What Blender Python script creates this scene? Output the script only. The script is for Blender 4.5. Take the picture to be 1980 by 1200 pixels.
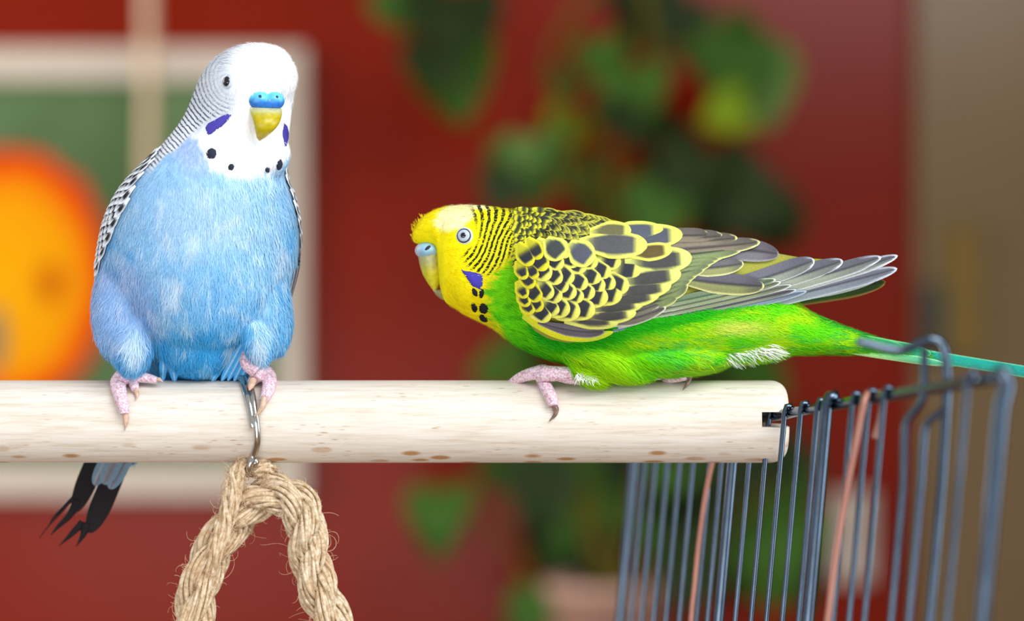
import bpy, bmesh, math, random
import numpy as np
from mathutils import Vector, Matrix
from mathutils.bvhtree import BVHTree

# ------------------------------------------------------------------ scene, camera, light
for o in list(bpy.data.objects):
    bpy.data.objects.remove(o)
scene = bpy.context.scene
C = scene.collection
random.seed(4)
RNG = np.random.default_rng(7)

F = 4500.0          # focal length in pixels of the 1980 x 1200 frame
D0 = 0.6            # camera to the perch plane, metres
CZ = 1.2            # camera height
cam_d = bpy.data.cameras.new('camera')
cam_d.sensor_width = 36.0
cam_d.lens = 36.0 * F / 1980.0
cam_d.clip_start = 0.02
cam_d.dof.use_dof = True
cam_d.dof.focus_distance = 0.588
cam_d.dof.aperture_fstop = 6.8
cam_d.dof.aperture_blades = 0
cam = bpy.data.objects.new('camera', cam_d)
cam.location = (0, -D0, CZ)
cam.rotation_euler = (math.pi / 2, 0, 0)
C.objects.link(cam)
scene.camera = cam

w = bpy.data.worlds.new('room_daylight')
scene.world = w
w.use_nodes = True
bg = w.node_tree.nodes['Background']
bg.inputs[0].default_value = (0.86, 0.93, 1.0, 1)
bg.inputs[1].default_value = 0.62


def area(name, loc, target, size, power, col):
    l = bpy.data.lights.new(name, 'AREA')
    l.shape = 'RECTANGLE'
    l.size, l.size_y = size
    l.energy = power
    l.color = col
    o = bpy.data.objects.new(name, l)
    o.location = loc
    o.rotation_euler = (Vector(target) - Vector(loc)).to_track_quat('-Z', 'Y').to_euler()
    C.objects.link(o)
    return o


# big window behind the camera, and a second one in the left wall by the picture
area('window_light_front', (1.2, -1.7, 2.75), (0, 0, 1.2), (1.8, 1.4), 66, (0.97, 0.98, 1.0))
area('window_light_right', (2.4, -0.75, 1.45), (0.1, 0, 1.2), (1.1, 1.6), 36, (0.80, 0.91, 1.0))
area('low_fill_light', (-0.7, -2.1, 0.5), (-0.2, 0.5, 0.95), (2.4, 0.9), 27, (0.96, 0.98, 1.0))  # added low fill: pale sheen on the lower red wall, lifts the birds' undersides
area('window_light_left', (-2.6, 1.3, 1.9), (-0.4, 2.9, 1.15), (1.2, 1.4), 40, (1.0, 0.97, 0.92))

vs = scene.view_settings
vs.view_transform = 'Standard'
vs.look = 'None'
vs.exposure = 0.0
vs.gamma = 1.0
vs.use_curve_mapping = False


# ------------------------------------------------------------------ helpers
def P(px, py, Y=0.0):
    d = D0 + Y
    return Vector(((px - 990.0) / F * d, Y, CZ + (600.0 - py) / F * d))


def Pn(px, py, Y):
    px, py, Y = np.broadcast_arrays(np.asarray(px, float), np.asarray(py, float), np.asarray(Y, float))
    d = D0 + Y
    return np.stack([(px - 990.0) / F * d, Y, CZ + (600.0 - py) / F * d], -1)


def proj(V):
    d = D0 + V[:, 1]
    return 990.0 + V[:, 0] / d * F, 600.0 - (V[:, 2] - CZ) / d * F


def lin(c):
    c = np.asarray(c, float) / 255.0
    return np.where(c <= 0.04045, c / 12.92, ((c + 0.055) / 1.055) ** 2.4)


def L4(c):
    return tuple(lin(c)) + (1.0,)


def ss(a, b, x):
    t = np.clip((np.asarray(x, float) - a) / (b - a), 0, 1)
    return t * t * (3 - 2 * t)


def vnoise(p, seed=0):
    """value noise on (N,3)"""
    p = np.asarray(p, float) + 100.0
    i = np.floor(p).astype(np.int64)
    f = p - i
    f = f * f * (3 - 2 * f)
    out = 0
    for dx in (0, 1):
        for dy in (0, 1):
            for dz in (0, 1):
                h = ((i[:, 0] + dx) * 73856093) ^ ((i[:, 1] + dy) * 19349663) ^ ((i[:, 2] + dz) * 83492791) ^ (seed * 2654435761)
                h = (h ^ (h >> 13)) * 1274126177 & 0x7fffffff
                r = (h % 10007) / 10007.0
                wgt = (f[:, 0] if dx else 1 - f[:, 0]) * (f[:, 1] if dy else 1 - f[:, 1]) * (f[:, 2] if dz else 1 - f[:, 2])
                out = out + r * wgt
    return out


def mix(a, b, t):
    t = np.asarray(t)[..., None]
    return np.asarray(a, float) * (1 - t) + np.asarray(b, float) * t


def tag(o, label=None, cat=None, group=None, kind=None):
    if label: o['label'] = label
    if cat: o['category'] = cat
    if group: o['group'] = group
    if kind: o['kind'] = kind
    return o


def empty(name, loc, label=None, cat=None, group=None):
    o = bpy.data.objects.new(name, None)
    o.empty_display_size = 0.01
    C.objects.link(o)
    o.location = loc
    return tag(o, label, cat, group)


def add_col(me, col):
    a = me.color_attributes.new('Col', 'FLOAT_COLOR', 'POINT')
    c = np.ones((len(me.vertices), 4), np.float32)
    c[:, :3] = col
    a.data.foreach_set('color', c.ravel())


def add_f(me, name, vals):
    a = me.attributes.new(name, 'FLOAT', 'POINT')
    a.data.foreach_set('value', np.asarray(vals, np.float32))


def mk(name, V, Fc, mat, parent=None, col=None, smooth=True):
    """mesh object from world-space vertices, origin kept at the parent"""
    V = np.asarray(V, float).reshape(-1, 3)
    off = np.array(world_loc(parent)) if parent else V.mean(0)
    me = bpy.data.meshes.new(name)
    me.from_pydata((V - off).tolist(), [], Fc.tolist() if isinstance(Fc, np.ndarray) else Fc)
    if smooth:
        me.polygons.foreach_set('use_smooth', [True] * len(me.polygons))
    if col is not None:
        add_col(me, col)
    me.materials.append(mat)
    o = bpy.data.objects.new(name, me)
    C.objects.link(o)
    if parent:
        o.parent = parent
    else:
        o.location = off
    return o


def world_loc(o):
    l = Vector((0, 0, 0))
    while o is not None:
        l = l + o.location
        o = o.parent
    return l


class MB:
    def __init__(s):
        s.V = []; s.F = []; s.n = 0
    def add(s, V, Fc):
        V = np.asarray(V, float).reshape(-1, 3)
        s.F += [[i + s.n for i in f] for f in Fc]
        s.V.append(V); s.n += len(V)
        return s
    def box(s, lo, hi):
        x0, y0, z0 = lo; x1, y1, z1 = hi
        V = [(x0, y0, z0), (x1, y0, z0), (x1, y1, z0), (x0, y1, z0), (x0, y0, z1), (x1, y0, z1), (x1, y1, z1), (x0, y1, z1)]
        return s.add(V, [(0, 3, 2, 1), (4, 5, 6, 7), (0, 1, 5, 4), (1, 2, 6, 5), (2, 3, 7, 6), (3, 0, 4, 7)])
    def build(s, name, mat, parent=None, smooth=False, bevel=0):
        o = mk(name, np.concatenate(s.V), s.F, mat, parent, smooth=smooth)
        if bevel:
            m = o.modifiers.new('bevel', 'BEVEL'); m.width = bevel; m.segments = 3
        return o


def catmull(pts, n):
    p = np.asarray(pts, float)
    p = np.vstack([2 * p[0] - p[1], p, 2 * p[-1] - p[-2]])
    t = np.linspace(0, len(p) - 3 - 1e-9, n)
    i = t.astype(int); f = (t - i)[:, None]
    a, b, c, d = p[i], p[i + 1], p[i + 2], p[i + 3]
    return 0.5 * (2 * b + (c - a) * f + (2 * a - 5 * b + 4 * c - d) * f ** 2 + (3 * b - a - 3 * c + d) * f ** 3)


def frames(path):
    T = np.gradient(path, axis=0)
    T /= np.linalg.norm(T, axis=1)[:, None] + 1e-12
    ref = np.array([0, 1.0, 0]) if abs(T[0][1]) < 0.9 else np.array([1.0, 0, 0])
    n = np.cross(T[0], ref); n /= np.linalg.norm(n)
    N = [n]
    for k in range(1, len(path)):
        n = N[-1] - T[k] * np.dot(N[-1], T[k])
        n /= np.linalg.norm(n)
        N.append(n)
    N = np.array(N)
    return T, N, np.cross(T, N)


def tube(path, rad, sides=10, caps=True, squash=1.0):
    path = np.asarray(path, float)
    n = len(path)
    rad = np.broadcast_to(np.asarray(rad, float), (n,))
    T, N, B = frames(path)
    a = np.linspace(0, 2 * np.pi, sides, endpoint=False)
    V = path[:, None] + rad[:, None, None] * (np.cos(a)[None, :, None] * N[:, None] + squash * np.sin(a)[None, :, None] * B[:, None])
    V = V.reshape(-1, 3)
    Fc = []
    for i in range(n - 1):
        for j in range(sides):
            k = (j + 1) % sides
            Fc.append((i * sides + j, i * sides + k, (i + 1) * sides + k, (i + 1) * sides + j))
    if caps:
        Fc.append(tuple(range(sides - 1, -1, -1)))
        Fc.append(tuple((n - 1) * sides + j for j in range(sides)))
    return V, Fc


def ellipsoid(c, r, R=None, nu=24, nv=14):
    V = []; Fc = []
    for i in range(nv + 1):
        t = math.pi * i / nv
        for j in range(nu):
            a = 2 * math.pi * j / nu
            v = Vector((r[0] * math.sin(t) * math.cos(a), r[1] * math.sin(t) * math.sin(a), r[2] * math.cos(t)))
            if R is not None: v = R @ v
            V.append(Vector(c) + v)
    for i in range(nv):
        for j in range(nu):
            k = (j + 1) % nu
            Fc.append((i * nu + j, (i + 1) * nu + j, (i + 1) * nu + k, i * nu + k))
    return np.array(V), Fc


# ------------------------------------------------------------------ materials
class NT:
    def __init__(s, name):
        s.m = bpy.data.materials.new(name); s.m.use_nodes = True
        s.t = s.m.node_tree; s.b = s.t.nodes['Principled BSDF']
    def n(s, typ, **kw):
        nd = s.t.nodes.new(typ)
        for k, v in kw.items():
            if k.startswith('i_'):
                nd.inputs[int(k[2:])].default_value = v
            else:
                setattr(nd, k, v)
        return nd
    def l(s, a, b):
        s.t.links.new(a, b)
    def math(s, op, a, b=0.0, clamp=False):
        nd = s.n('ShaderNodeMath', operation=op, use_clamp=clamp)
        for i, x in enumerate((a, b)):
            if isinstance(x, (int, float)): nd.inputs[i].default_value = x
            else: s.l(x, nd.inputs[i])
        return nd.outputs[0]
    def mix(s, fac, a, b, blend='MIX'):
        nd = s.n('ShaderNodeMix', data_type='RGBA', blend_type=blend)
        for i, x in ((0, fac), (6, a), (7, b)):
            if isinstance(x, (int, float)): nd.inputs[i].default_value = x
            elif isinstance(x, tuple): nd.inputs[i].default_value = x
            else: s.l(x, nd.inputs[i])
        return nd.outputs[2]
    def ramp(s, fac, stops):
        nd = s.n('ShaderNodeValToRGB')
        e = nd.color_ramp.elements
        while len(e) > 1: e.remove(e[-1])
        e[0].position = stops[0][0]; e[0].color = stops[0][1]
        for p, c in stops[1:]:
            k = e.new(p); k.color = c
        s.l(fac, nd.inputs[0])
        return nd.outputs[0]
    def coords(s, scale=(1, 1, 1), rot=(0, 0, 0), kind='Object', loc=(0, 0, 0)):
        tc = s.n('ShaderNodeTexCoord'); mp = s.n('ShaderNodeMapping')
        mp.inputs['Scale'].default_value = scale; mp.inputs['Rotation'].default_value = rot
        mp.inputs['Location'].default_value = loc
        s.l(tc.outputs[kind], mp.inputs[0])
        return mp.outputs[0]
    def noise(s, vec, scale, detail=2.0, rough=0.5):
        nd = s.n('ShaderNodeTexNoise')
        nd.inputs['Scale'].default_value = scale; nd.inputs['Detail'].default_value = detail
        nd.inputs['Roughness'].default_value = rough
        s.l(vec, nd.inputs['Vector'])
        return nd.outputs[0]
    def bump(s, h, strength, dist):
        nd = s.n('ShaderNodeBump'); nd.inputs['Strength'].default_value = strength; nd.inputs['Distance'].default_value = dist
        s.l(h, nd.inputs['Height']); s.l(nd.outputs[0], s.b.inputs['Normal'])
    def base(s, x):
        if isinstance(x, tuple): s.b.inputs['Base Color'].default_value = x
        else: s.l(x, s.b.inputs['Base Color'])
    def set(s, **kw):
        for k, v in kw.items(): s.b.inputs[k.replace('_', ' ')].default_value = v
        return s


def plain(name, c, rough=0.6, metal=0.0, nscale=60.0, amt=0.12, bump=0.0, spec=0.4):
    s = NT(name)
    v = s.coords()
    n = s.noise(v, nscale, 4)
    dark = tuple(x * (1 - amt) for x in lin(c)) + (1,)
    lite = tuple(min(1, x * (1 + amt)) for x in lin(c)) + (1,)
    s.base(s.ramp(n, [(0.3, dark), (0.7, lite)]))
    s.set(Roughness=rough, Metallic=metal)
    s.b.inputs['Specular IOR Level'].default_value = spec
    if bump: s.bump(n, 0.5, bump)
    return s.m


def feather_mat(name, bars=None, streak=0.22, rough=0.75, vec_scale=(2500, 9000, 9000), spec=0.15, sheen=0.0):
    s = NT(name)
    col = s.n('ShaderNodeAttribute', attribute_name='Col').outputs['Color']
    v = s.coords(vec_scale)
    n = s.noise(v, 1.0, 3, 0.6)
    if bars is not None:
        dark, thr = bars
        ph = s.n('ShaderNodeAttribute', attribute_name='phase').outputs['Fac']
        am = s.n('ShaderNodeAttribute', attribute_name='amp').outputs['Fac']
        nz = s.noise(s.coords((1, 1, 1)), 900.0, 3)
        nz2 = s.noise(s.coords((1, 1, 1)), 260.0, 1)
        x = s.math('ADD', ph, s.math('MULTIPLY', s.math('SUBTRACT', nz, 0.5), 3.2))
        x = s.math('ADD', x, s.math('MULTIPLY', s.math('SUBTRACT', nz2, 0.5), 2.0))
        sn = s.math('SINE', x)
        k = s.math('MULTIPLY', s.math('SUBTRACT', sn, thr), 2.6, clamp=True)
        k = s.math('MULTIPLY', k, am, clamp=True)
        col = s.mix(k, col, L4(dark))
    lo = 1 - streak; hi = 1 + streak * 0.45
    st = s.ramp(n, [(0.3, (lo, lo, lo, 1)), (0.62, (hi, hi, hi, 1))])
    s.base(s.mix(1.0, col, st, 'MULTIPLY'))
    s.set(Roughness=rough)
    s.b.inputs['Specular IOR Level'].default_value = spec
    if sheen:
        s.b.inputs['Sheen Weight'].default_value = sheen
    s.bump(n, 0.35, 0.0003)
    return s.m


M = {}
M['feather'] = feather_mat('feather_vane', streak=0.16, vec_scale=(1200, 5000, 4200))
M['fluff'] = feather_mat('feather_fluff', streak=0.12)
M['green_body'] = feather_mat('green_plumage', bars=((38, 44, 22), -0.05), vec_scale=(1500, 7000, 7000))
M['blue_body'] = feather_mat('blue_plumage', bars=((88, 94, 106), 0.18), streak=0.12, vec_scale=(7000, 7000, 1500))


def wall_mat():
    s = NT('red_wall_paint')
    v = s.coords()
    n = s.noise(v, 1.3, 3)
    n2 = s.noise(v, 90, 3)
    s.base(s.ramp(n, [(0.3, L4((130, 27, 1))), (0.7, L4((138, 30, 2)))]))
    s.set(Roughness=0.22)
    s.b.inputs['Specular IOR Level'].default_value = 0.13
    return s.m


M['wall'] = wall_mat()
M['taupe'] = plain('taupe_paint', (132, 110, 78), 0.22, nscale=3, amt=0.06, spec=0.2)
M['floor'] = plain('oak_floor', (150, 112, 78), 0.5, nscale=8, amt=0.2)
M['white_frame'] = plain('white_frame', (214, 202, 186), 0.5, nscale=20, amt=0.03)
M['white_plastic'] = plain('white_plastic', (206, 194, 182), 0.4, amt=0.02)
M['pot'] = plain('pale_clay_pot', (205, 165, 148), 0.7, nscale=30, amt=0.06)
M['soil'] = plain('soil', (50, 36, 26), 0.95, amt=0.3, bump=0.004)
M['cream_cord'] = plain('cream_cord', (232, 205, 172), 0.8, nscale=200, amt=0.08)
M['ochre'] = plain('ochre_wood', (130, 105, 40), 0.6, nscale=20, amt=0.1)
M['teal'] = plain('dull_teal', (60, 72, 66), 0.6, nscale=20, amt=0.1)
M['steel_dark'] = plain('dark_cage_wire', (88, 100, 114), 0.17, 1.0, nscale=150, amt=0.15)
M['chrome'] = plain('nickel_wire', (190, 186, 178), 0.15, 1.0, nscale=300, amt=0.05)
M['copper'] = plain('copper_wire', (178, 124, 108), 0.4, 0.5, nscale=100, amt=0.1)
M['table'] = plain('table_wood', (140, 110, 80), 0.5, nscale=12, amt=0.15)
M['skin'] = None


def wood_mat():
    s = NT('beech_dowel')
    g = s.noise(s.coords((60, 900, 900)), 1.0, 5, 0.65)
    base = s.ramp(g, [(0.25, L4((196, 180, 158))), (0.5, L4((220, 211, 199))), (0.75, L4((229, 225, 217)))])
    big = s.noise(s.coords((9, 60, 60)), 1.0, 3)
    base = s.mix(s.math('MULTIPLY', big, 0.30), base, L4((214, 196, 172)))
    # short pore dashes
    d = s.n('ShaderNodeTexVoronoi', feature='F1', distance='EUCLIDEAN')
    s.l(s.coords((210, 1100, 1100)), d.inputs['Vector']); d.inputs['Scale'].default_value = 1.0
    k = s.math('SUBTRACT', 0.26, d.outputs['Distance'])
    k = s.math('MULTIPLY', k, 6.0, clamp=True)
    msk = s.noise(s.coords((60, 200, 200)), 1.0, 2)
    k = s.math('MULTIPLY', k, s.math('MULTIPLY', s.math('SUBTRACT', msk, 0.46), 5.0, clamp=True))
    base = s.mix(s.math('MULTIPLY', k, 0.8), base, L4((176, 140, 100)))
    # ray flecks: broad brown flecks on the quarter-sawn lower side
    d2 = s.n('ShaderNodeTexVoronoi', feature='F1')
    s.l(s.coords((95, 230, 230)), d2.inputs['Vector']); d2.inputs['Scale'].default_value = 1.0
    k2 = s.math('MULTIPLY', s.math('SUBTRACT', 0.31, d2.outputs['Distance']), 9.0, clamp=True)
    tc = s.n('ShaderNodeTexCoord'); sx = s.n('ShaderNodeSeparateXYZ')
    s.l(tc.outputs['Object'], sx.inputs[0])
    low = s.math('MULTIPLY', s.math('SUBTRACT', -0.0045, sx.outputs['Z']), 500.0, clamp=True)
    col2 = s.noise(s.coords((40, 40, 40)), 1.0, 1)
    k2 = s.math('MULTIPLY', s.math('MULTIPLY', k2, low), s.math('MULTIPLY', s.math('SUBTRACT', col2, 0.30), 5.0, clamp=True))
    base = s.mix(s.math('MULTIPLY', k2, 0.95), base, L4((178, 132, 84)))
    s.base(base)
    s.set(Roughness=0.55)
    s.b.inputs['Specular IOR Level'].default_value = 0.3
    s.bump(g, 0.25, 0.0004)
    return s.m


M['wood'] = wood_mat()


def jute_mat(name, a, b, c):
    s = NT(name)
    n = s.noise(s.coords((1, 1, 1)), 700, 4, 0.6)
    n2 = s.noise(s.coords((1, 1, 1)), 120, 2)
    col = s.ramp(n, [(0.3, L4(a)), (0.5, L4(b)), (0.72, L4(c))])
    s.base(s.mix(s.math('MULTIPLY', s.math('SUBTRACT', n2, 0.4), 1.2, clamp=True), col, L4((196, 158, 114))))
    s.set(Roughness=0.85)
    s.b.inputs['Specular IOR Level'].default_value = 0.15
    return s.m


M['jute'] = jute_mat('jute_fibre', (160, 130, 96), (206, 184, 152), (234, 222, 200))
M['jute_fuzz'] = jute_mat('jute_fuzz', (176, 140, 104), (216, 180, 146), (240, 214, 186))


def skin_mat():
    s = NT('foot_skin')
    n = s.noise(s.coords((1, 1, 1)), 1500, 3)
    d = s.n('ShaderNodeTexVoronoi', feature='F1'); s.l(s.coords((1, 1, 1)), d.inputs['Vector']); d.inputs['Scale'].default_value = 1700
    s.base(s.ramp(d.outputs['Distance'], [(0.1, L4((238, 222, 228))), (0.55, L4((220, 188, 200))), (0.85, L4((196, 148, 166)))]))
    s.set(Roughness=0.55)
    s.b.inputs['Subsurface Weight'].default_value = 0.15
    s.b.inputs['Subsurface Radius'].default_value = (0.001, 0.0004, 0.0003)
    s.bump(d.outputs['Distance'], 0.6, 0.0004)
    return s.m


M['skin'] = skin_mat()
M['claw'] = plain('claw_horn', (118, 92, 82), 0.3, nscale=900, amt=0.35)
M['claw_pale'] = plain('pale_claw_horn', (196, 164, 140), 0.3, nscale=900, amt=0.2)
M['pupil'] = plain('eye_black', (12, 12, 16), 0.06, amt=0.0, spec=0.7)
M['iris'] = plain('pale_iris', (176, 190, 206), 0.25, nscale=2500, amt=0.1)
M['eye_ring'] = plain('pale_eye_ring', (196, 206, 216), 0.5, nscale=1500, amt=0.08)
M['nostril'] = plain('nostril_skin', (24, 66, 104), 0.6, amt=0.0)
M['eye_dark'] = plain('dark_eye_line', (44, 48, 60), 0.4, amt=0.0)


def leaf_mat(name, a, b):
    s = NT(name)
    n = s.noise(s.coords((1, 1, 1)), 25, 3)
    s.base(s.ramp(n, [(0.35, L4(a)), (0.65, L4(b))]))
    s.set(Roughness=0.65)
    s.b.inputs['Specular IOR Level'].default_value = 0.25
    return s.m


M['leaf_dark'] = leaf_mat('leaf_dark', (26, 42, 12), (40, 62, 18))
M['leaf_mid'] = leaf_mat('leaf_mid', (46, 84, 18), (64, 108, 26))
M['leaf_lite'] = leaf_mat('leaf_light', (84, 122, 48), (104, 138, 70))
M['leaf_lime'] = leaf_mat('leaf_lime', (104, 132, 6), (120, 150, 14))
M['stem'] = leaf_mat('vine_stem', (96, 84, 10), (112, 96, 18))


# ------------------------------------------------------------------ the room
WY = 2.8                                   # back wall


def W(px, py, Y=WY):
    return P(px, py, Y)


tag(MB().box((-3.2, -3.0, -0.02), (2.6, WY + 0.1, 0.0)).build('floor', M['floor']), kind='structure')
xr = W(1764, 0).x
tag(MB().box((-3.2, WY, 0.0), (xr + 0.02, WY + 0.1, 2.7)).build('wall_back', M['wall']), kind='structure')
tag(MB().box((xr, WY - 0.04, 0.0), (2.6, WY + 0.1, 2.7)).build('wall_right', M['taupe']), kind='structure')
tag(MB().box((-3.2, -0.1, 2.7), (2.6, WY + 0.1, 2.8)).build('ceiling', M['white_frame']), kind='structure')  # unseen, back half only; put in to hold sky light off the red wall
tag(MB().box((1.5, 0.0, 0.0), (1.6, WY - 0.03, 2.7)).build('wall_side', M['taupe']), kind='structure')  # unseen side wall, added to darken the red wall towards the right
tag(MB().box((-3.2, WY - 0.015, 0.0), (xr, WY, 0.09)).build('baseboard_back', M['white_frame'], bevel=0.004), kind='structure')

# ---- framed picture
a = W(-300, 95); b = W(594, 958)
pic = empty('framed_picture', ((a.x + b.x) / 2, WY - 0.012, b.z), 'white-framed painting of an orange and red round form on green', 'picture')
ia = W(-245, 160); ib = W(542, 895)
y0, y1 = WY - 0.03, WY - 0.001
for lo, hi in (((a.x, y0, ia.z), (b.x, y1, a.z)), ((a.x, y0, b.z), (b.x, y1, ib.z)),
               ((a.x, y0, ib.z), (ia.x, y1, ia.z)), ((ib.x, y0, ib.z), (b.x, y1, ia.z))):
    MB().box(lo, hi).build('frame_bar', M['white_frame'], pic, bevel=0.003)


def painting():
    s = NT('painted_canvas')
    tc = s.n('ShaderNodeTexCoord'); sx = s.n('ShaderNodeSeparateXYZ'); s.l(tc.outputs['Object'], sx.inputs[0])
    cx = W(20, 540).x - pic.location.x; cz = W(20, 540).z - pic.location.z
    m = 3.4 / 4500
    def ell(cx, cz, rx, rz):
        x = s.math('DIVIDE', s.math('SUBTRACT', sx.outputs['X'], cx), rx)
        z = s.math('DIVIDE', s.math('SUBTRACT', sx.outputs['Z'], cz), rz)
        return s.math('SQRT', s.math('ADD', s.math('MULTIPLY', x, x), s.math('MULTIPLY', z, z)))
    e = ell(cx, cz, 200 * m, 258 * m)
    nz = s.noise(s.coords((1, 1, 1)), 14, 2)
    e = s.math('ADD', e, s.math('MULTIPLY', s.math('SUBTRACT', nz, 0.5), 0.25))
    g = s.noise(s.coords((1, 1, 1)), 4, 2)
    green = s.ramp(g, [(0.35, L4((70, 96, 56))), (0.65, L4((104, 132, 92)))])
    blob = s.ramp(e, [(0.0, L4((250, 178, 8))), (0.62, L4((248, 164, 6))), (0.8, L4((246, 120, 10))), (0.9, L4((226, 62, 10))), (1.0, L4((206, 44, 10)))])
    spot = ell(W(102, 548).x - pic.location.x, W(0, 548).z - pic.location.z, 34 * m, 52 * m)
    blob = s.mix(s.math('MULTIPLY', s.math('SUBTRACT', 1.0, spot), 1.5, clamp=True), blob, L4((196, 80, 8)))
    grey = ell(W(-8, 655).x - pic.location.x, W(0, 655).z - pic.location.z, 26 * m, 70 * m)
    blob = s.mix(s.math('MULTIPLY', s.math('SUBTRACT', 1.0, grey), 4, clamp=True), blob, L4((130, 126, 96)))
    k = s.math('MULTIPLY', s.math('SUBTRACT', 1.0, e), 30, clamp=True)
    s.base(s.mix(k, green, blob))
    s.set(Roughness=0.9)
    s.b.inputs['Specular IOR Level'].default_value = 0.1
    return s.m


MB().box((ia.x - 0.004, WY - 0.016, ib.z - 0.004), (ib.x + 0.004, WY - 0.006, ia.z + 0.004)).build('canvas', painting(), pic)

# ---- cream cord hanging in front of the picture
ct = W(287, -420, 2.62); cb = W(287, 560, 2.62)
cz = np.linspace(ct.z, cb.z, 40)
path = np.stack([np.full(40, ct.x) + 0.0008 * np.sin(cz * 30), np.full(40, 2.62), cz], 1)
cord = empty('hanging_cord', (ct.x, 2.62, cb.z), 'pale cream cord hanging straight down in front of the white-framed picture', 'cord')
V_, F_ = tube(path, 0.0095, 10); mk('cord', V_, F_, M['cream_cord'], cord)
V_, F_ = ellipsoid((ct.x, 2.62, cb.z), (0.014, 0.014, 0.02)); mk('cord_knob', V_, F_, M['cream_cord'], cord)

# ---- wall socket low on the red wall
sa = W(1607, 950, WY - 0.006); sb = W(1690, 1125, WY - 0.006)
so = empty('light_switch', ((sa.x + sb.x) / 2, WY - 0.004, sb.z), 'white double light switch on the red wall behind the cage', 'light switch')
MB().box((sa.x, WY - 0.009, sb.z), (sb.x, WY - 0.0005, sa.z)).build('switch_plate', M['white_plastic'], so, bevel=0.002)
mz = (sa.z + sb.z) / 2
for zlo, zhi in ((sb.z + 0.012, mz - 0.004), (mz + 0.004, sa.z - 0.012)):
    MB().box((sa.x + 0.01, WY - 0.013, zlo), (sb.x - 0.01, WY - 0.008, zhi)).build('switch_rocker', M['white_plastic'], so, bevel=0.0015)

# ---- ochre wall hanging on the taupe wall
ha = W(1822, 430, WY - 0.05); hb = W(1900, 690, WY - 0.05)
wh = empty('wall_hanging', (ha.x, WY - 0.05, hb.z), 'narrow ochre board with a dark green edge on the taupe wall', 'wall hanging')
MB().box((ha.x, WY - 0.062, hb.z), (hb.x, WY - 0.041, ha.z)).build('board', M['ochre'], wh, bevel=0.003)
h2 = W(1783, 548, WY - 0.05)
MB().box((h2.x, WY - 0.066, hb.z), (ha.x, WY - 0.041, h2.z)).build('edge_strip', M['teal'], wh, bevel=0.003)

# ---- potted climbing plant
PY = 2.45
pot_c = P(1172, 1122, PY)
plant = empty('potted_plant', (pot_c.x, PY, 0.0), 'tall climbing plant with heart-shaped leaves in a pale pot by the red wall', 'plant')
pr = 115 * (D0 + PY) / F
prof = [(0.0, 0.0), (0.72, 0.0), (0.74, 0.01), (0.98, 0.9), (1.04, 0.9), (1.06, 0.92), (1.06, 1.0), (0.97, 1.0), (0.95, 0.9), (0.0, 0.88)]
ph_ = 0.17
nseg = 40
V_ = []; F_ = []
for r_, h_ in prof:
    for j in range(nseg):
        t = 2 * math.pi * j / nseg
        V_.append((pot_c.x + pr * r_ * math.cos(t), PY + pr * r_ * math.sin(t), pot_c.z - ph_ + ph_ * h_))
for i in range(len(prof) - 1):
    for j in range(nseg):
        k = (j + 1) % nseg
        F_.append((i * nseg + j, i * nseg + k, (i + 1) * nseg + k, (i + 1) * nseg + j))
mk('pot', V_, F_, M['pot'], plant)
# plant stand under the pot
st_z = pot_c.z - ph_
stand = empty('plant_stand', (pot_c.x, PY, 0), 'wooden stand carrying the pale plant pot', 'stand')
V_, F_ = tube([(pot_c.x, PY, st_z - 0.025), (pot_c.x, PY, st_z)], pr * 1.1, 40); mk('stand_top', V_, F_, M['table'], stand, smooth=False)
for j in range(3):
    t = 2 * math.pi * j / 3
    V_, F_ = tube([(pot_c.x + pr * math.cos(t), PY + pr * math.sin(t), 0), (pot_c.x + pr * .8 * math.cos(t), PY + pr * .8 * math.sin(t), st_z - 0.02)], 0.012, 10)
    mk('leg', V_, F_, M['table'], stand)


def leaf_mesh(name, mat):
    nv, nu = 12, 9
    V = []; Fc = []
    for i in range(nv):
        v = i / (nv - 1)
        wd = 0.62 * (math.sin(math.pi * min(1, v * 0.92 + 0.08) ** 0.62)) ** 0.8 * (1 - 0.12 * v)
        wd = max(wd, 0.0)
        if i == nv - 1: wd = 0.002
        for j in range(nu):
            u = -1 + 2 * j / (nu - 1)
            y = v - 0.16 * abs(u) * (1 - v) ** 2
            V.append((u * wd, y, 0.10 * abs(u) * wd - 0.16 * v * v + 0.02 * math.sin(5 * v + 3 * u)))
    for i in range(nv - 1):
        for j in range(nu - 1):
            Fc.append((i * nu + j, i * nu + j + 1, (i + 1) * nu + j + 1, (i + 1) * nu + j))
    me = bpy.data.meshes.new(name)
    me.from_pydata(V, [], Fc)
    me.polygons.foreach_set('use_smooth', [True] * len(me.polygons))
    me.materials.append(mat)
    return me


LM = {k: leaf_mesh('leaf', M['leaf_' + k]) for k in ('dark', 'mid', 'lite', 'lime')}


def leaf(px, py, size, ang, kind, Y=None, tilt=None):
    """blade centre at pixel, tip pointing along ang (deg, 0 = right, 90 = down), size px"""
    Y = PY + random.uniform(-0.08, 0.12) if Y is None else Y
    s = size * (D0 + Y) / F
    a = math.radians(ang)
    t = Vector((math.cos(a), 0, -math.sin(a)))
    tilt = random.uniform(-0.5, 0.5) if tilt is None else tilt
    nrm = Vector((random.uniform(-.35, .35), -1, random.uniform(0.1, .7) + tilt * 0.3)).normalized()
    t = (t - nrm * t.dot(nrm)).normalized()
    x = t.cross(nrm).normalized()
    R = Matrix((x, t, nrm)).transposed().to_4x4()
    o = bpy.data.objects.new('leaf', LM[kind])
    C.objects.link(o)
    c = P(px, py, Y) - t * s * 0.5
    o.parent = plant
    o.matrix_local = Matrix.Translation(c - plant.location) @ R @ Matrix.Diagonal((s, s, s, 1))
    return o


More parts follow.
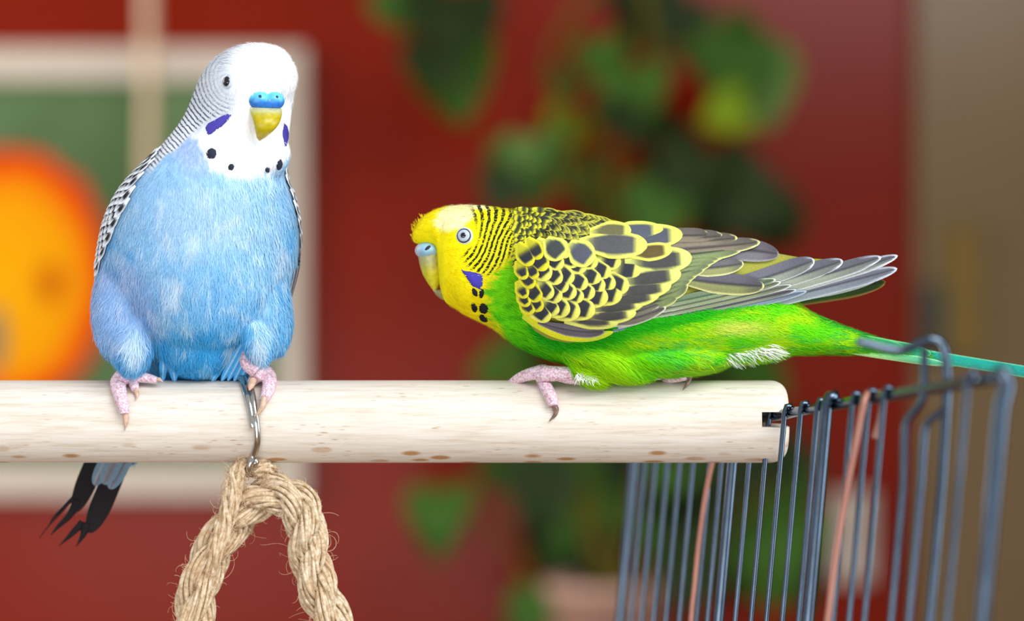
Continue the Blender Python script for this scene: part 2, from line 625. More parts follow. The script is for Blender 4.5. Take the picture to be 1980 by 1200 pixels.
def stem(pts, r=0.004):
    p = catmull([tuple(P(x, y, PY + dy)) for x, y, dy in pts], 40)
    V_, F_ = tube(p, r, 6)
    mk('stem', V_, F_, M['stem'], plant)


stem([(1180, 1150, 0), (1150, 1000, 0), (1110, 800, -.02), (1120, 560, 0), (1160, 420, .02), (1120, 250, 0), (1060, 150, .02), (1100, 40, 0), (1200, -60, .02)], 0.006)
stem([(1190, 1150, 0), (1230, 950, 0), (1280, 700, 0), (1260, 520, .03), (1190, 380, 0), (1210, 200, 0), (1260, 80, 0), (1230, -80, 0)], 0.006)
stem([(1170, 1150, 0), (1090, 900, 0), (1000, 740, 0), (960, 700, 0)], 0.004)
stem([(1260, 100, 0), (1380, 90, 0), (1440, 150, 0)], 0.004)
stem([(1230, -60, 0), (1000, -120, 0), (880, -20, 0), (880, 180, 0)], 0.004)
stem([(1200, 1150, 0), (1400, 1020, 0), (1500, 930, 0)], 0.004)
stem([(1170, 1160, 0), (1050, 1130, 0), (900, 960, 0), (850, 940, 0)], 0.004)
stem([(1190, 380, 0), (1090, 330, 0), (1080, 230, 0), (1160, 110, 0)], 0.004)
stem([(1260, 520, 0), (1380, 440, 0), (1440, 330, 0), (1420, 230, 0)], 0.004)
for args in [(790, 20, 110, 60, 'mid'), (860, 40, 150, 100, 'dark'), (912, 50, 120, 80, 'dark'), (850, 120, 120, 70, 'dark'), (880, 170, 150, 80, 'mid'), (900, 100, 90, 120, 'mid'),
             (1262, 20, 140, 70, 'dark'), (1290, 60, 130, 110, 'dark'), (1240, 50, 100, 100, 'dark'), (1430, 110, 150, 60, 'mid'), (1470, 180, 150, 80, 'lite'), (1420, 150, 150, 100, 'mid'),
             (1395, 220, 90, 160, 'lime'), (1450, 200, 120, 60, 'lite'), (1380, 110, 90, 50, 'mid'), (1165, 115, 90, 80, 'mid'), (1190, 150, 70, 70, 'dark'), (1095, 170, 70, 100, 'mid'),
             (1230, 190, 120, 80, 'mid'), (1250, 250, 110, 100, 'dark'), (1200, 235, 90, 80, 'dark'), (1090, 250, 90, 120, 'lime'), (1070, 290, 60, 60, 'mid'),
             (1020, 330, 120, 80, 'mid'), (1010, 300, 70, 100, 'lite'), (1030, 370, 80, 90, 'mid'), (965, 380, 90, 110, 'dark'), (1130, 350, 90, 80, 'mid'),
             (1320, 330, 130, 130, 'dark'), (1290, 380, 120, 110, 'dark'), (1270, 420, 120, 100, 'mid'), (1440, 370, 150, 40, 'dark'), (1480, 390, 120, 20, 'dark'), (1420, 410, 130, 60, 'dark'),
             (1500, 440, 120, 40, 'dark'), (1380, 430, 110, 90, 'dark'), (1210, 400, 110, 80, 'mid'), (1160, 400, 90, 70, 'dark'), (1530, 420, 90, 40, 'dark'),
             (960, 710, 120, 170, 'mid'), (1010, 720, 110, 150, 'dark'), (1440, 700, 130, 60, 'mid'), (1400, 720, 120, 80, 'dark'), (1480, 730, 110, 50, 'mid'), (1350, 710, 110, 80, 'dark'),
             (848, 1000, 120, 85, 'mid', PY - .02), (845, 1040, 90, 95, 'mid', PY + .0), (965, 920, 80, 100, 'mid'), (1060, 900, 130, 80, 'mid'), (1050, 960, 120, 90, 'dark'), (1110, 930, 130, 90, 'mid'),
             (1080, 1010, 150, 80, 'mid'), (1120, 1040, 140, 90, 'mid'), (1140, 980, 140, 70, 'mid'), (1170, 920, 130, 90, 'dark'), (1180, 1050, 130, 90, 'dark'), (1070, 1070, 120, 100, 'dark'),
             (1100, 870, 140, 70, 'mid'), (1030, 850, 110, 120, 'dark'), (1210, 990, 120, 60, 'mid'), (1160, 1090, 120, 60, 'dark'), (1240, 920, 120, 80, 'dark'), (1300, 900, 130, 100, 'mid'),
             (1320, 980, 130, 80, 'dark'), (1290, 1060, 120, 100, 'mid'), (1360, 1060, 130, 70, 'dark'), (1420, 950, 140, 80, 'dark'), (1480, 920, 140, 70, 'dark'), (1500, 990, 150, 90, 'mid'),
             (1460, 1050, 150, 80, 'mid'), (1520, 1060, 140, 100, 'mid'), (1490, 1120, 130, 80, 'mid'), (1430, 1110, 130, 100, 'dark'), (1540, 940, 120, 60, 'dark'), (1380, 900, 120, 60, 'mid'),
             (1340, 1130, 120, 90, 'dark'), (1280, 1140, 100, 60, 'mid'), (1550, 1130, 120, 80, 'dark'), (1035, 1185, 90, 100, 'mid'), (1010, 1195, 90, 130, 'mid'), (1220, 860, 120, 80, 'mid'), (1330, 850, 120, 90, 'dark'),
             (1160, 780, 120, 80, 'dark'), (1250, 780, 120, 80, 'mid'), (1080, 800, 120, 90, 'mid'), (1130, 640, 120, 80, 'mid'), (1250, 620, 120, 90, 'dark'), (1200, 520, 120, 80, 'mid'), (1330, 560, 120, 60, 'dark')]:
    leaf(*args)

# ------------------------------------------------------------------ perch
ZC = P(0, 814.5).z
R0 = 79.5 * D0 / F                         # dowel radius, about 10.5 mm
xe = P(1520, 0).x; xl = -0.30
fil = 0.0042
xs = [xl] + list(np.linspace(xl + 0.01, xe - fil, 30)) + [xe - fil + fil * math.sin(t) for t in np.linspace(0.15, math.pi / 2, 9)]
rs = [R0] * 31 + [R0 - fil * 0.8 * (1 - math.cos(t)) for t in np.linspace(0.15, math.pi / 2, 9)]
bm = bmesh.new()
seg = 96
rings = []
for x_, r_ in zip(xs, rs):
    rings.append([bm.verts.new((x_, r_ * math.cos(2 * math.pi * j / seg), r_ * math.sin(2 * math.pi * j / seg))) for j in range(seg)])
for i in range(len(rings) - 1):
    for j in range(seg):
        k = (j + 1) % seg
        bm.faces.new((rings[i][j], rings[i][k], rings[i + 1][k], rings[i + 1][j]))
bm.faces.new(rings[0]); bm.faces.new(rings[-1][::-1])
bmesh.ops.recalc_face_normals(bm, faces=bm.faces)
me = bpy.data.meshes.new('perch'); bm.to_mesh(me); bm.free()
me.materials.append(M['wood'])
perch = bpy.data.objects.new('wooden_perch', me); C.objects.link(perch)
perch.location = (0, 0, ZC)
sl0 = P(1465, 793); sl1 = P(1540, 822)
cut = MB().box((sl0.x, -0.03, sl1.z), (sl1.x, 0.03, sl0.z)).build('slot_cutter', M['wood'])
mod = perch.modifiers.new('slot', 'BOOLEAN'); mod.object = cut; mod.operation = 'DIFFERENCE'; mod.solver = 'EXACT'
bpy.context.view_layer.update()
dg = bpy.context.evaluated_depsgraph_get()
me2 = bpy.data.meshes.new_from_object(perch.evaluated_get(dg))
perch.modifiers.clear(); perch.data = me2; perch.data.name = 'wooden_perch'
bpy.data.objects.remove(cut)
for p in perch.data.polygons: p.use_smooth = True
bpy.context.view_layer.update()
try:
    perch.data.set_sharp_from_angle(angle=math.radians(35))
except Exception:
    pass
tag(perch, 'pale beech dowel perch with a slotted rounded end, carrying two birds', 'perch')


def dowelY(py, extra=0.0):
    """depth of the dowel's near surface at picture height py"""
    Y = -0.006
    for _ in range(4):
        z = P(0, py, Y).z - ZC
        rr = R0 + extra
        Y = -math.sqrt(max(0.0, rr * rr - z * z)) if abs(z) < rr else 0.0
    return Y


# ------------------------------------------------------------------ cage side
U = np.array([0.2236, -0.9747])


def cageXY(px):
    k = (px - 990) / F
    t = (0.6 * k - 0.0667) / (0.2236 + 0.9747 * k)
    return t, 0.0667 + U[0] * t, U[1] * t


def railZ(t):
    return CZ - 0.0273 + 0.102 * t


LEAN = np.array([-0.088, 0, -1.0])
cage = empty('cage_side', (0.07, 0, 0.86), 'dark wire cage side of tall thin bars with a hooked top rail', 'cage')
tl = cageXY(1200)[0]; tr = cageXY(1924)[0]
rp = lambda t, dz=0.0: np.array([0.0667 + U[0] * t, U[1] * t, railZ(t) + dz])
V_, F_ = tube(np.array([rp(t) for t in np.linspace(tl, tr, 30)]), 0.0014, 12); mk('top_rail', V_, F_, M['steel_dark'], cage)
LB = 0.33


def bar_path(px930, top_bend=True):
    # px measured at picture height 930; walk back up the lean to the rail
    px = px930
    for _ in range(6):
        t, X, Y = cageXY(px)
        zr = railZ(t)
        pyr = 600 - (zr - CZ) / (D0 + Y) * F
        px = px930 + (930 - pyr) * 0.088
    t, X, Y = cageXY(px)
    return t, np.array([X, Y, railZ(t)])


nrm2 = np.array([-U[1], U[0]]) * -1.0        # side facing the camera's left


def bar(px930, r, name='bar', z_top=0.0):
    t, tp = bar_path(px930)
    off = np.array([nrm2[0], nrm2[1], 0]) * (0.0014 + r * 0.8)
    top = tp + off
    pts = [tp + np.array([0, 0, 0.0014 + r * 0.6]), tp + off * 0.75 + np.array([0, 0, 0.0014 + r * .3]), top + np.array([0, 0, 0.0])]
    pts += [top + LEAN * s for s in (0.004, 0.05, 0.1, 0.2, LB)]
    V_, F_ = tube(np.array(pts), r, 10)
    return mk(name, V_, F_, M['steel_dark'], cage)


for px in (1255, 1276, 1300, 1324, 1350, 1383, 1405, 1459, 1490, 1520, 1551, 1583, 1650, 1681, 1711, 1872):
    bar(px, 0.00072)
for px in (1238, 1431, 1606):
    bar(px, 0.0015, 'thick_bar')
# corner post
t, tp = bar_path(1923)
V_, F_ = tube(np.array([tp + np.array([-0.0016, 0, 0.0008]), tp + np.array([0, 0, 0.0004]), tp + np.array([0.0006, 0, -0.002])] + [tp + LEAN * s for s in (0.006, 0.1, 0.2, LB)]), 0.0017, 12)
mk('corner_post', V_, F_, M['steel_dark'], cage)
# two kinked bars that run up into the latch hook
HY = cageXY(1790)[2]


def px_tube(name, pts, Y, r, down=True, mat='steel_dark', parent=cage, n=60):
    p = [tuple(P(x, y, Y if not callable(Y) else Y(x, y))) for x, y in pts]
    p = catmull(p, n)
    if down:
        p = np.vstack([p, p[-1] + LEAN * 0.1, p[-1] + LEAN * 0.27])
    V_, F_ = tube(p, r, 10)
    return mk(name, V_, F_, M[mat], parent)


px_tube('latch_bar', [(1788, 672), (1787, 700), (1786, 750), (1782, 775), (1768, 795), (1755, 812), (1750, 835), (1747, 930)], HY - 0.001, 0.00088)
px_tube('kinked_bar', [(1828, 792), (1815, 800), (1797, 815), (1788, 835), (1781, 930)], HY - 0.004, 0.00085)
px_tube('latch_hook', [(1656, 660), (1680, 665), (1710, 673), (1740, 677), (1765, 670), (1785, 660), (1802, 656), (1818, 664), (1827, 684), (1830, 715), (1831, 760), (1821, 930)], HY - 0.0025, 0.0011)
# bottom rail and tray, on a table
zb = railZ(0) - LB
bp = lambda t: np.array([0.0667 + U[0] * t - 0.029, U[1] * t, railZ(t) - LB * 0.996])
V_, F_ = tube(np.array([bp(t) for t in np.linspace(tl, tr, 12)]), 0.002, 10); mk('bottom_rail', V_, F_, M['steel_dark'], cage)
for tt in (tl, 0.0, tr):
    q = bp(tt)
    V_, F_ = tube(np.array([q, [q[0], q[1], 0.80]]), 0.002, 8); mk('foot', V_, F_, M['steel_dark'], cage)

table = empty('table', (0.02, 0.0, 0.0), 'wooden table under the cage', 'table')
MB().box((-0.5, -0.35, 0.77), (0.45, 0.4, 0.80)).build('table_top', M['table'], table, bevel=0.003)
for x in (-0.46, 0.41):
    for y in (-0.31, 0.36):
        MB().box((x - .02, y - .02, 0), (x + .02, y + .02, 0.77)).build('leg', M['table'], table, bevel=0.002)

# copper-coloured wires hooked over the rail
for label, pts, px0 in (('copper-coloured wire hooked over the cage rail beside the latch', [(1712, 782), (1705, 800), (1696, 830), (1690, 850)], 1690),
                        ('copper-coloured wire slanting behind the perch between the cage bars', [(1392, 850), (1385, 870), (1378, 895)], 1390)):
    Yc = cageXY(px0)[2]
    if px0 == 1690:
        w_ = empty('copper_wire', tuple(P(1640, 1000, Yc)), label, 'wire')
        p = [tuple(P(x, y, Yc + dy)) for x, y, dy in [(1690, 848, .004), (1700, 815, .004), (1705, 785, .003), (1702, 765, .001), (1690, 757, 0), (1677, 762, -.002), (1669, 785, -.0035), (1658, 840, -.0035), (1640, 930, -.0035), (1618, 1060, -.0035), (1600, 1200, -.0035), (1575, 1380, -.0035)]]
        r_ = 0.0008
    else:
        w_ = empty('copper_wire', tuple(P(1350, 1100, Yc)), label, 'wire')
        p = [tuple(P(x, y, Yc - 0.004)) for x, y in [(1398, 830), (1390, 850), (1376, 900), (1362, 970), (1350, 1060), (1342, 1140), (1336, 1200), (1325, 1380)]]
        r_ = 0.0007
    V_, F_ = tube(catmull(p, 70), r_, 10)
    mk('wire', V_, F_, M['copper'], w_)

# ------------------------------------------------------------------ hook and jute rope
hook = empty('metal_hook', tuple(P(488, 905, -0.008)), 'silver wire hook wrapped over the perch and holding the jute rope', 'hook')
e_ = 0.0009


def dow(pts, extra):
    return [tuple(P(x, y, dowelY(y, extra))) for x, y in pts]


bk = [tuple(P(452, 760, 0.0095)), tuple(P(454, 737, 0.004)), tuple(P(462, 728, -0.001))]
p1 = bk + dow([(470, 738), (477, 760), (484, 790), (488, 815), (490, 826)], 0.0008)
V_, F_ = tube(catmull(p1, 50), 0.0009, 10); mk('hook_wire', V_, F_, M['chrome'], hook)
p2 = [tuple(P(463, 760, 0.0095)), tuple(P(465, 737, 0.004)), tuple(P(472, 728, -0.001))] + dow([(480, 738), (487, 760), (492, 790), (496, 815), (498, 845), (496, 862)], 0.0009) + \
     [tuple(P(490, 880, -0.0085)), tuple(P(485, 895, -0.0085)), tuple(P(482, 908, -0.0078)), tuple(P(486, 916, -0.006)), tuple(P(493, 912, -0.0045)), tuple(P(494, 896, -0.006))]
V_, F_ = tube(catmull(p2, 80), 0.00085, 10); mk('hook_wire', V_, F_, M['chrome'], hook)
V_, F_ = ellipsoid(P(493, 893, -0.0068), (0.0011, 0.0011, 0.0013)); mk('hook_tip', V_, F_, M['chrome'], hook)

RY = -0.004
rope = empty('jute_rope', tuple(P(500, 1250, RY)), 'thick twisted jute rope loop hanging from the metal hook', 'rope')
main = catmull([tuple(P(x, y, RY + dy)) for x, y, dy in [(355, 1330, .0), (362, 1265, 0), (374, 1190, 0), (392, 1110, 0), (420, 1050, .001), (458, 1000, .002), (497, 966, .001), (540, 955, 0), (578, 975, -.001), (592, 1020, -.001), (597, 1070, 0), (612, 1125, 0), (634, 1180, 0), (655, 1240, 0), (672, 1320, 0)]], 220)


def strand(center_path, off_r, phase, turns, s_rad, n_yarn, yarn_r, name, taper=None):
    """one strand: yarns wound round a strand axis that itself winds round the rope axis"""
    n = len(center_path)
    T, N, B = frames(center_path)
    s = np.linspace(0, 1, n)
    a = phase + 2 * np.pi * turns * s
    axis = center_path + off_r * (np.cos(a)[:, None] * N + np.sin(a)[:, None] * B)
    T2, N2, B2 = frames(axis)
    mb = MB()
    for k in range(n_yarn):
        ring = s_rad if k < n_yarn * 0.75 else s_rad * 0.55
        b = 2 * np.pi * (k / (n_yarn * 0.75)) - 2 * np.pi * turns * 1.1 * s + 0.25 * np.sin(s * 23 + k * 1.7)
        rr = ring * (1 + 0.10 * np.sin(s * 40 + k * 2.1) + 0.06 * np.sin(s * 91 + k))
        path = axis + rr[:, None] * (np.cos(b)[:, None] * N2 + np.sin(b)[:, None] * B2)
        V_, F_ = tube(path, yarn_r * (1 + 0.2 * np.sin(s * 60 + k * 3.0)), 6, caps=False)
        mb.add(V_, F_)
    V_, F_ = tube(axis, s_rad * 0.92, 8); mb.add(V_, F_)
    mb.build(name, M['jute'], rope, smooth=True)
    return axis


axes = []
for k in range(3):
    axes.append(strand(main, 0.0027, 2.1 * k + 0.5, 3.3, 0.0023, 16, 0.00052, 'strand'))
thin = catmull([tuple(P(x, y, RY - 0.0035 + dy)) for x, y, dy in [(398, 1120, .002), (416, 1070, .0), (436, 1010, 0), (447, 965, 0), (456, 925, .001), (466, 906, .002), (482, 903, .003), (500, 902, .003), (515, 908, .004), (522, 925, .006), (520, 945, .008)]], 90)
axes.append(strand(thin, 0.0, 0.0, 1.2, 0.0019, 14, 0.0005, 'strand'))
# loose fibres
mb = MB()
rr_ = random.Random(3)
for i in range(2200):
    A = axes[rr_.randrange(4)]
    k = rr_.randrange(len(A) - 2)
    c = A[k]
    d0 = np.array([rr_.gauss(0, 1), rr_.gauss(0, .6) - .3, rr_.gauss(0, 1)]); d0 /= np.linalg.norm(d0)
    tang = A[k + 1] - A[k]; tang /= np.linalg.norm(tang)
    d0 = d0 - tang * np.dot(d0, tang) * 0.7
    p0 = c + d0 * 0.0021
    Ln = rr_.choice([.7, .7, .7, .7, 1, 1, 1.5, 1.5, 2.8 if i % 4 == 0 else 1]) * rr_.uniform(0.0014, 0.0032)
    dirv = d0 * 0.7 + tang * rr_.uniform(-1, 1)
    curl = np.array([rr_.gauss(0, 1) for _ in range(3)])
    pts = [p0]
    m_ = 9
    for j in range(m_):
        dirv = dirv + np.cross(curl, dirv) * 0.30 + np.array([0, 0, -0.03])
        dirv /= np.linalg.norm(dirv)
        pts.append(pts[-1] + dirv * Ln / m_ * 1.5)
    V_, F_ = tube(np.array(pts), np.linspace(0.000075, 0.00004, m_ + 1), 3, caps=False)
    mb.add(V_, F_)
fz = mb.build('fuzz', M['jute_fuzz'], rope, smooth=True)
fz['kind'] = 'stuff'
# ------------------------------------------------------------------ bird building tools
MMM = 0.001


def bake(o, voxel, smooth_it=6):
    m = o.modifiers.new('r', 'REMESH'); m.mode = 'VOXEL'; m.voxel_size = voxel
    m2 = o.modifiers.new('s', 'SMOOTH'); m2.iterations = smooth_it; m2.factor = 0.5
    bpy.context.view_layer.update()
    dg = bpy.context.evaluated_depsgraph_get()
    me = bpy.data.meshes.new_from_object(o.evaluated_get(dg))
    mats = [mm for mm in o.data.materials]
    o.modifiers.clear()
    o.data = me
    if not me.materials:
        for mm in mats: me.materials.append(mm)
    me.polygons.foreach_set('use_smooth', [True] * len(me.polygons))
    return o


def mesh_np(o):
    me = o.data
    V = np.zeros(len(me.vertices) * 3); me.vertices.foreach_get('co', V)
    N = np.zeros(len(me.vertices) * 3); me.vertices.foreach_get('normal', N)
    return V.reshape(-1, 3) + np.array(world_loc(o)), N.reshape(-1, 3)


def bvh_of(o):
    V, _ = mesh_np(o)
    return BVHTree.FromPolygons([Vector(v) for v in V], [tuple(p.vertices) for p in o.data.polygons])


CAM = Vector((0, -D0, CZ))


def hit(bvh, px, py):
    d = (P(px, py, 0.0) - CAM).normalized()
    r = bvh.ray_cast(CAM, d)
    return (r[0], r[1]) if r[0] is not None else (None, None)


def patch(name, bvh, outline, mat, parent, col=None, lift=0.0003, rings=5, colf=None, dome=0.0002):
    """a small raised plumage patch that follows the body below it"""
    o = np.asarray(outline, float)
    c = o.mean(0)
    V = []; Fc = []; cols = []
    n = len(o)
    for i in range(rings + 1):
        f = i / rings
        for j in range(n):
            q = c + (o[j] - c) * f
            h, nn = hit(bvh, q[0], q[1])
            if h is None:
                h, nn, _, _ = bvh.find_nearest(P(q[0], q[1], -0.01))
            V.append(h + nn * (lift * (1 - f ** 4) + dome * (1 - f * f) - 0.00005))
            if colf: cols.append(colf(q[0], q[1], f))
    for i in range(rings):
        for j in range(n):
            k = (j + 1) % n
            Fc.append((i * n + j, i * n + k, (i + 1) * n + k, (i + 1) * n + j))
    cc = np.array([lin(x) for x in cols]) if colf else np.tile(lin(col), (len(V), 1))
    return mk(name, np.array(V), Fc, mat, parent, col=cc)


def blob(cx, cy, rx, ry, ang=0, n=20, jit=0.08, seed=1):
    r = random.Random(seed)
    out = []
    ca, sa = math.cos(math.radians(ang)), math.sin(math.radians(ang))
    for k in range(n):
        t = 2 * math.pi * k / n
        j = 1 + r.uniform(-jit, jit)
        x, y = rx * j * math.cos(t), ry * j * math.sin(t)
        out.append((cx + x * ca - y * sa, cy + x * sa + y * ca))
    return out


def fluff(name, body, N, colorf, flowf, lenf, densf, width, lift, parent, mat):
    """short feather barbs growing out of the body, one mesh"""
    me = body.data
    V, Nv = mesh_np(body)
    nf = len(me.polygons)
    cen = np.zeros(nf * 3); me.polygons.foreach_get('center', cen); cen = cen.reshape(-1, 3) + np.array(world_loc(body))
    nor = np.zeros(nf * 3); me.polygons.foreach_get('normal', nor); nor = nor.reshape(-1, 3)
    ar = np.zeros(nf); me.polygons.foreach_get('area', ar)
    wgt = ar * densf(cen, nor)
    idx = RNG.choice(nf, N, p=wgt / wgt.sum())
    p = cen[idx] + RNG.normal(0, 0.00018, (N, 3)); n = nor[idx]
    p = p - n * 0.0001
    fl = flowf(p, n) + RNG.normal(0, 0.22, (N, 3))
    fl = fl - n * (fl * n).sum(1)[:, None]
    fl /= np.linalg.norm(fl, axis=1)[:, None] + 1e-9
    s = np.cross(n, fl)
    Ln = lenf(p, n) * RNG.uniform(0.6, 1.3, N)
    Wd = width * RNG.uniform(0.6, 1.3, N)
    lf = lift * RNG.uniform(0.4, 1.7, N)
    droop = RNG.uniform(0.0, 1.0, N)
    a = p - s * Wd[:, None] * .5; b = p + s * Wd[:, None] * .5
    m = p + fl * (Ln * .55)[:, None] + n * (Ln * lf * .8)[:, None]
    c = m + s * Wd[:, None] * .4; d = m - s * Wd[:, None] * .4
    t = p + fl * Ln[:, None] + n * (Ln * lf * (1.1 - 0.3 * droop))[:, None]
    VV = np.stack([a, b, c, d, t], 1).reshape(-1, 3)
    base = np.arange(N)[:, None] * 5
    tri = np.concatenate([base + np.array([[0, 1, 2]]), base + np.array([[0, 2, 3]]), base + np.array([[3, 2, 4]])], 0)
    col = colorf(p, n)
    col = col * RNG.uniform(0.93, 1.10, (N, 1))
    cc = np.repeat(np.clip(col, 0, 1), 5, 0)
    o = mk(name, VV, tri, mat, parent, col=cc)
    o['kind'] = 'stuff'
    return o


def feather(name, parent, base, tip, wpx, colf, depthf, lay=0.0, lift=0.5, bend=0.0, camber=0.35, nu=9, nv=16, point=0.55, mat=None, sign=1, asym=0.0, root=0.35):
    """one vane laid over the surface depthf(px,py); lay / lift / camber in mm above it"""
    base = np.array(base, float); tip = np.array(tip, float)
    ax = tip - base; Ln = np.linalg.norm(ax); ax /= Ln
    pn = np.array([-ax[1], ax[0]])                  # to the lower side of a right-pointing feather
    s = np.linspace(0, 1, nv); v = 1 - (1 - s) ** 1.5
    wp = np.minimum(1, root + 1.7 * v * (1 - root) / 0.75)
    k = 1 - point
    wp = wp * np.where(v > k, np.sqrt(np.clip(1 - ((v - k) / (1 - k)) ** 2, 0, 1)), 1)
    wp = np.maximum(wp, 0.02)
    u = np.linspace(-1, 1, nu)
    U_, V_ = np.meshgrid(u, v)
    lat = U_ * wp[:, None] * wpx * 0.5 * (1 + asym * U_)
    cx = base[0] + ax[0] * Ln * V_ + pn[0] * (lat + bend * 4 * V_ * (1 - V_))
    cy = base[1] + ax[1] * Ln * V_ + pn[1] * (lat + bend * 4 * V_ * (1 - V_))
    Y = depthf(cx, cy)
    Y = Y - sign * MMM * (lay + lift * V_ + camber * (1 - U_ ** 2) * np.minimum(1, wp[:, None]) * 1.0)
    pts = Pn(cx, cy, Y).reshape(-1, 3)
    edge = np.minimum(wpx * .5 * wp[:, None] * (1 - np.abs(U_)), (1 - V_) * Ln * 0.9)
    col = lin(colf(U_, V_, edge, Ln, wpx).reshape(-1, 3))
    j = np.arange(nu - 1)
    Fc = []
    for i in range(nv - 1):
        for q in range(nu - 1):
            Fc.append((i * nu + q, i * nu + q + 1, (i + 1) * nu + q + 1, (i + 1) * nu + q))
    return mk(name, pts, Fc, mat or M['feather'], parent, col=col)


def chain(name, pts, rad, mat, parent, n=24, sides=10):
    p = catmull(pts, n)
    r = np.interp(np.linspace(0, 1, n), np.linspace(0, 1, len(rad)), rad)
    V_, F_ = tube(p, r, sides)
    return mk(name, V_, F_, mat, parent)


# ------------------------------------------------------------------ green budgerigar
gb = empty('green_budgerigar', tuple(P(1120, 736, 0)), 'green and yellow parakeet crouching low along the perch beside the cage', 'parakeet')
# picture-space profile: x, top, bottom, half width in mm
GP = np.array([
    (797, 452, 463, 0.6), (800, 444, 468, 2.2), (806, 434, 471, 3.2), (815, 422, 473, 4.2), (828, 412, 476, 5.4), (842, 405, 482, 6.6), (851, 402, 555, 7.2), (860, 399.5, 582, 8.8),
    (880, 397, 596, 10.4), (900, 396, 609, 11.0), (925, 396.5, 621, 11.6), (950, 399, 634, 12.0), (975, 402, 652, 12.6), (1000, 405, 669, 13.4), (1025, 407, 681, 14.6),
    (1050, 408, 691, 15.8), (1080, 411, 700, 17.2), (1110, 415, 708, 18.4), (1150, 425, 716, 19.4), (1200, 438, 724, 20.2), (1250, 447, 722, 20.2), (1300, 456, 716, 19.2), (1350, 466, 708, 17.4),
    (1400, 480, 701, 15.2), (1450, 506, 694, 12.8), (1500, 548, 688, 10.4), (1550, 592, 685, 8.2), (1600, 618, 684, 6.2), (1650, 637, 685, 4.8), (1700, 653, 688, 3.6), (1760, 669, 695, 2.4), (1800, 680, 699, 1.4)], float)
nr = 240
# sample densely where the profile turns quickly
q = np.concatenate([[0], np.cumsum(np.hypot(np.diff(GP[:, 0]), 0.7 * np.abs(np.diff(GP[:, 2])) + 0.7 * np.abs(np.diff(GP[:, 1]))))])


def pchip(xq, x, y):
    h = np.diff(x); dl = np.diff(y) / h
    m = np.zeros_like(y)
    for i in range(1, len(y) - 1):
        if dl[i - 1] * dl[i] > 0:
            w1 = 2 * h[i] + h[i - 1]; w2 = h[i] + 2 * h[i - 1]
            m[i] = (w1 + w2) / (w1 / dl[i - 1] + w2 / dl[i])
    m[0] = dl[0]; m[-1] = dl[-1]
    i = np.clip(np.searchsorted(x, xq) - 1, 0, len(x) - 2)
    t = (xq - x[i]) / h[i]
    return ((1 + 2 * t) * (1 - t) ** 2 * y[i] + t * (1 - t) ** 2 * h[i] * m[i] + t * t * (3 - 2 * t) * y[i + 1] + t * t * (t - 1) * h[i] * m[i + 1])


qs = np.linspace(0, q[-1], nr)
gx, gt, gbm, gw = [pchip(qs, q, GP[:, k]) for k in range(4)]
seg = 96
th = np.linspace(0, 2 * np.pi, seg, endpoint=False)
pxs = np.repeat(gx[:, None], seg, 1)
zc_ = (gt + gbm) / 2; zh = (gbm - gt) / 2
sgn = lambda a, e: np.sign(a) * np.abs(a) ** e
pys = zc_[:, None] - zh[:, None] * sgn(np.sin(th), 0.94)[None]
Ys = -gw[:, None] * MMM * sgn(np.cos(th), 0.9)[None]
# body in parallel scale at Y = 0
Vb = np.stack([(pxs - 990) / F * D0, Ys, CZ + (600 - pys) / F * D0], -1).reshape(-1, 3)
Fb = []
for i in range(nr - 1):
    for j in range(seg):
        k = (j + 1) % seg
        Fb.append((i * seg + j, (i + 1) * seg + j, (i + 1) * seg + k, i * seg + k))
Fb.append(tuple(range(seg))); Fb.append(tuple((nr - 1) * seg + j for j in range(seg))[::-1])
mb = MB().add(Vb, Fb)
# thighs, cheeks and breast fluff as lobes of the same body
for s_ in (-1, 1):
    V_, F_ = ellipsoid(P(1175, 694, s_ * 0.0072), (0.0130, 0.0085, 0.0056), Matrix.Rotation(math.radians(14), 3, 'Y')); mb.add(V_, F_)
    V_, F_ = ellipsoid(P(1136, 716, s_ * 0.0085), (0.0055, 0.0045, 0.0036), Matrix.Rotation(math.radians(30), 3, 'Y')); mb.add(V_, F_)
    V_, F_ = ellipsoid(P(915, 545, s_ * 0.0040), (0.0066, 0.0080, 0.0075)); mb.add(V_, F_)
V_, F_ = ellipsoid(P(1270, 690, 0), (0.020, 0.0165, 0.0055)); mb.add(V_, F_)
V_, F_ = ellipsoid(P(1420, 672, 0), (0.016, 0.009, 0.0042)); mb.add(V_, F_)
gbody = mb.build('body', M['green_body'], gb, smooth=True)
bake(gbody, 0.00048, 5)


def gpx(p):
    d = D0 - np.abs(p[:, 1])
    return 990 + p[:, 0] / d * F, 600 - (p[:, 2] - CZ) / d * F


WXu = np.array([(1003, 525), (1012, 500), (1030, 470), (1060, 440), (1100, 426), (1150, 426), (1200, 436), (1280, 448), (1350, 456), (1450, 474), (1550, 492), (1640, 498)], float)
WXl = np.array([(1003, 575), (1012, 610), (1030, 640), (1060, 658), (1100, 666), (1150, 658), (1200, 640), (1280, 618), (1350, 602), (1450, 578), (1550, 556), (1640, 530)], float)


def in_wing(x, y, m=0):
    return (x > 1003 + m) & (x < 1640) & (y > np.interp(x, WXu[:, 0], WXu[:, 1]) + m) & (y < np.interp(x, WXl[:, 0], WXl[:, 1]) - m)


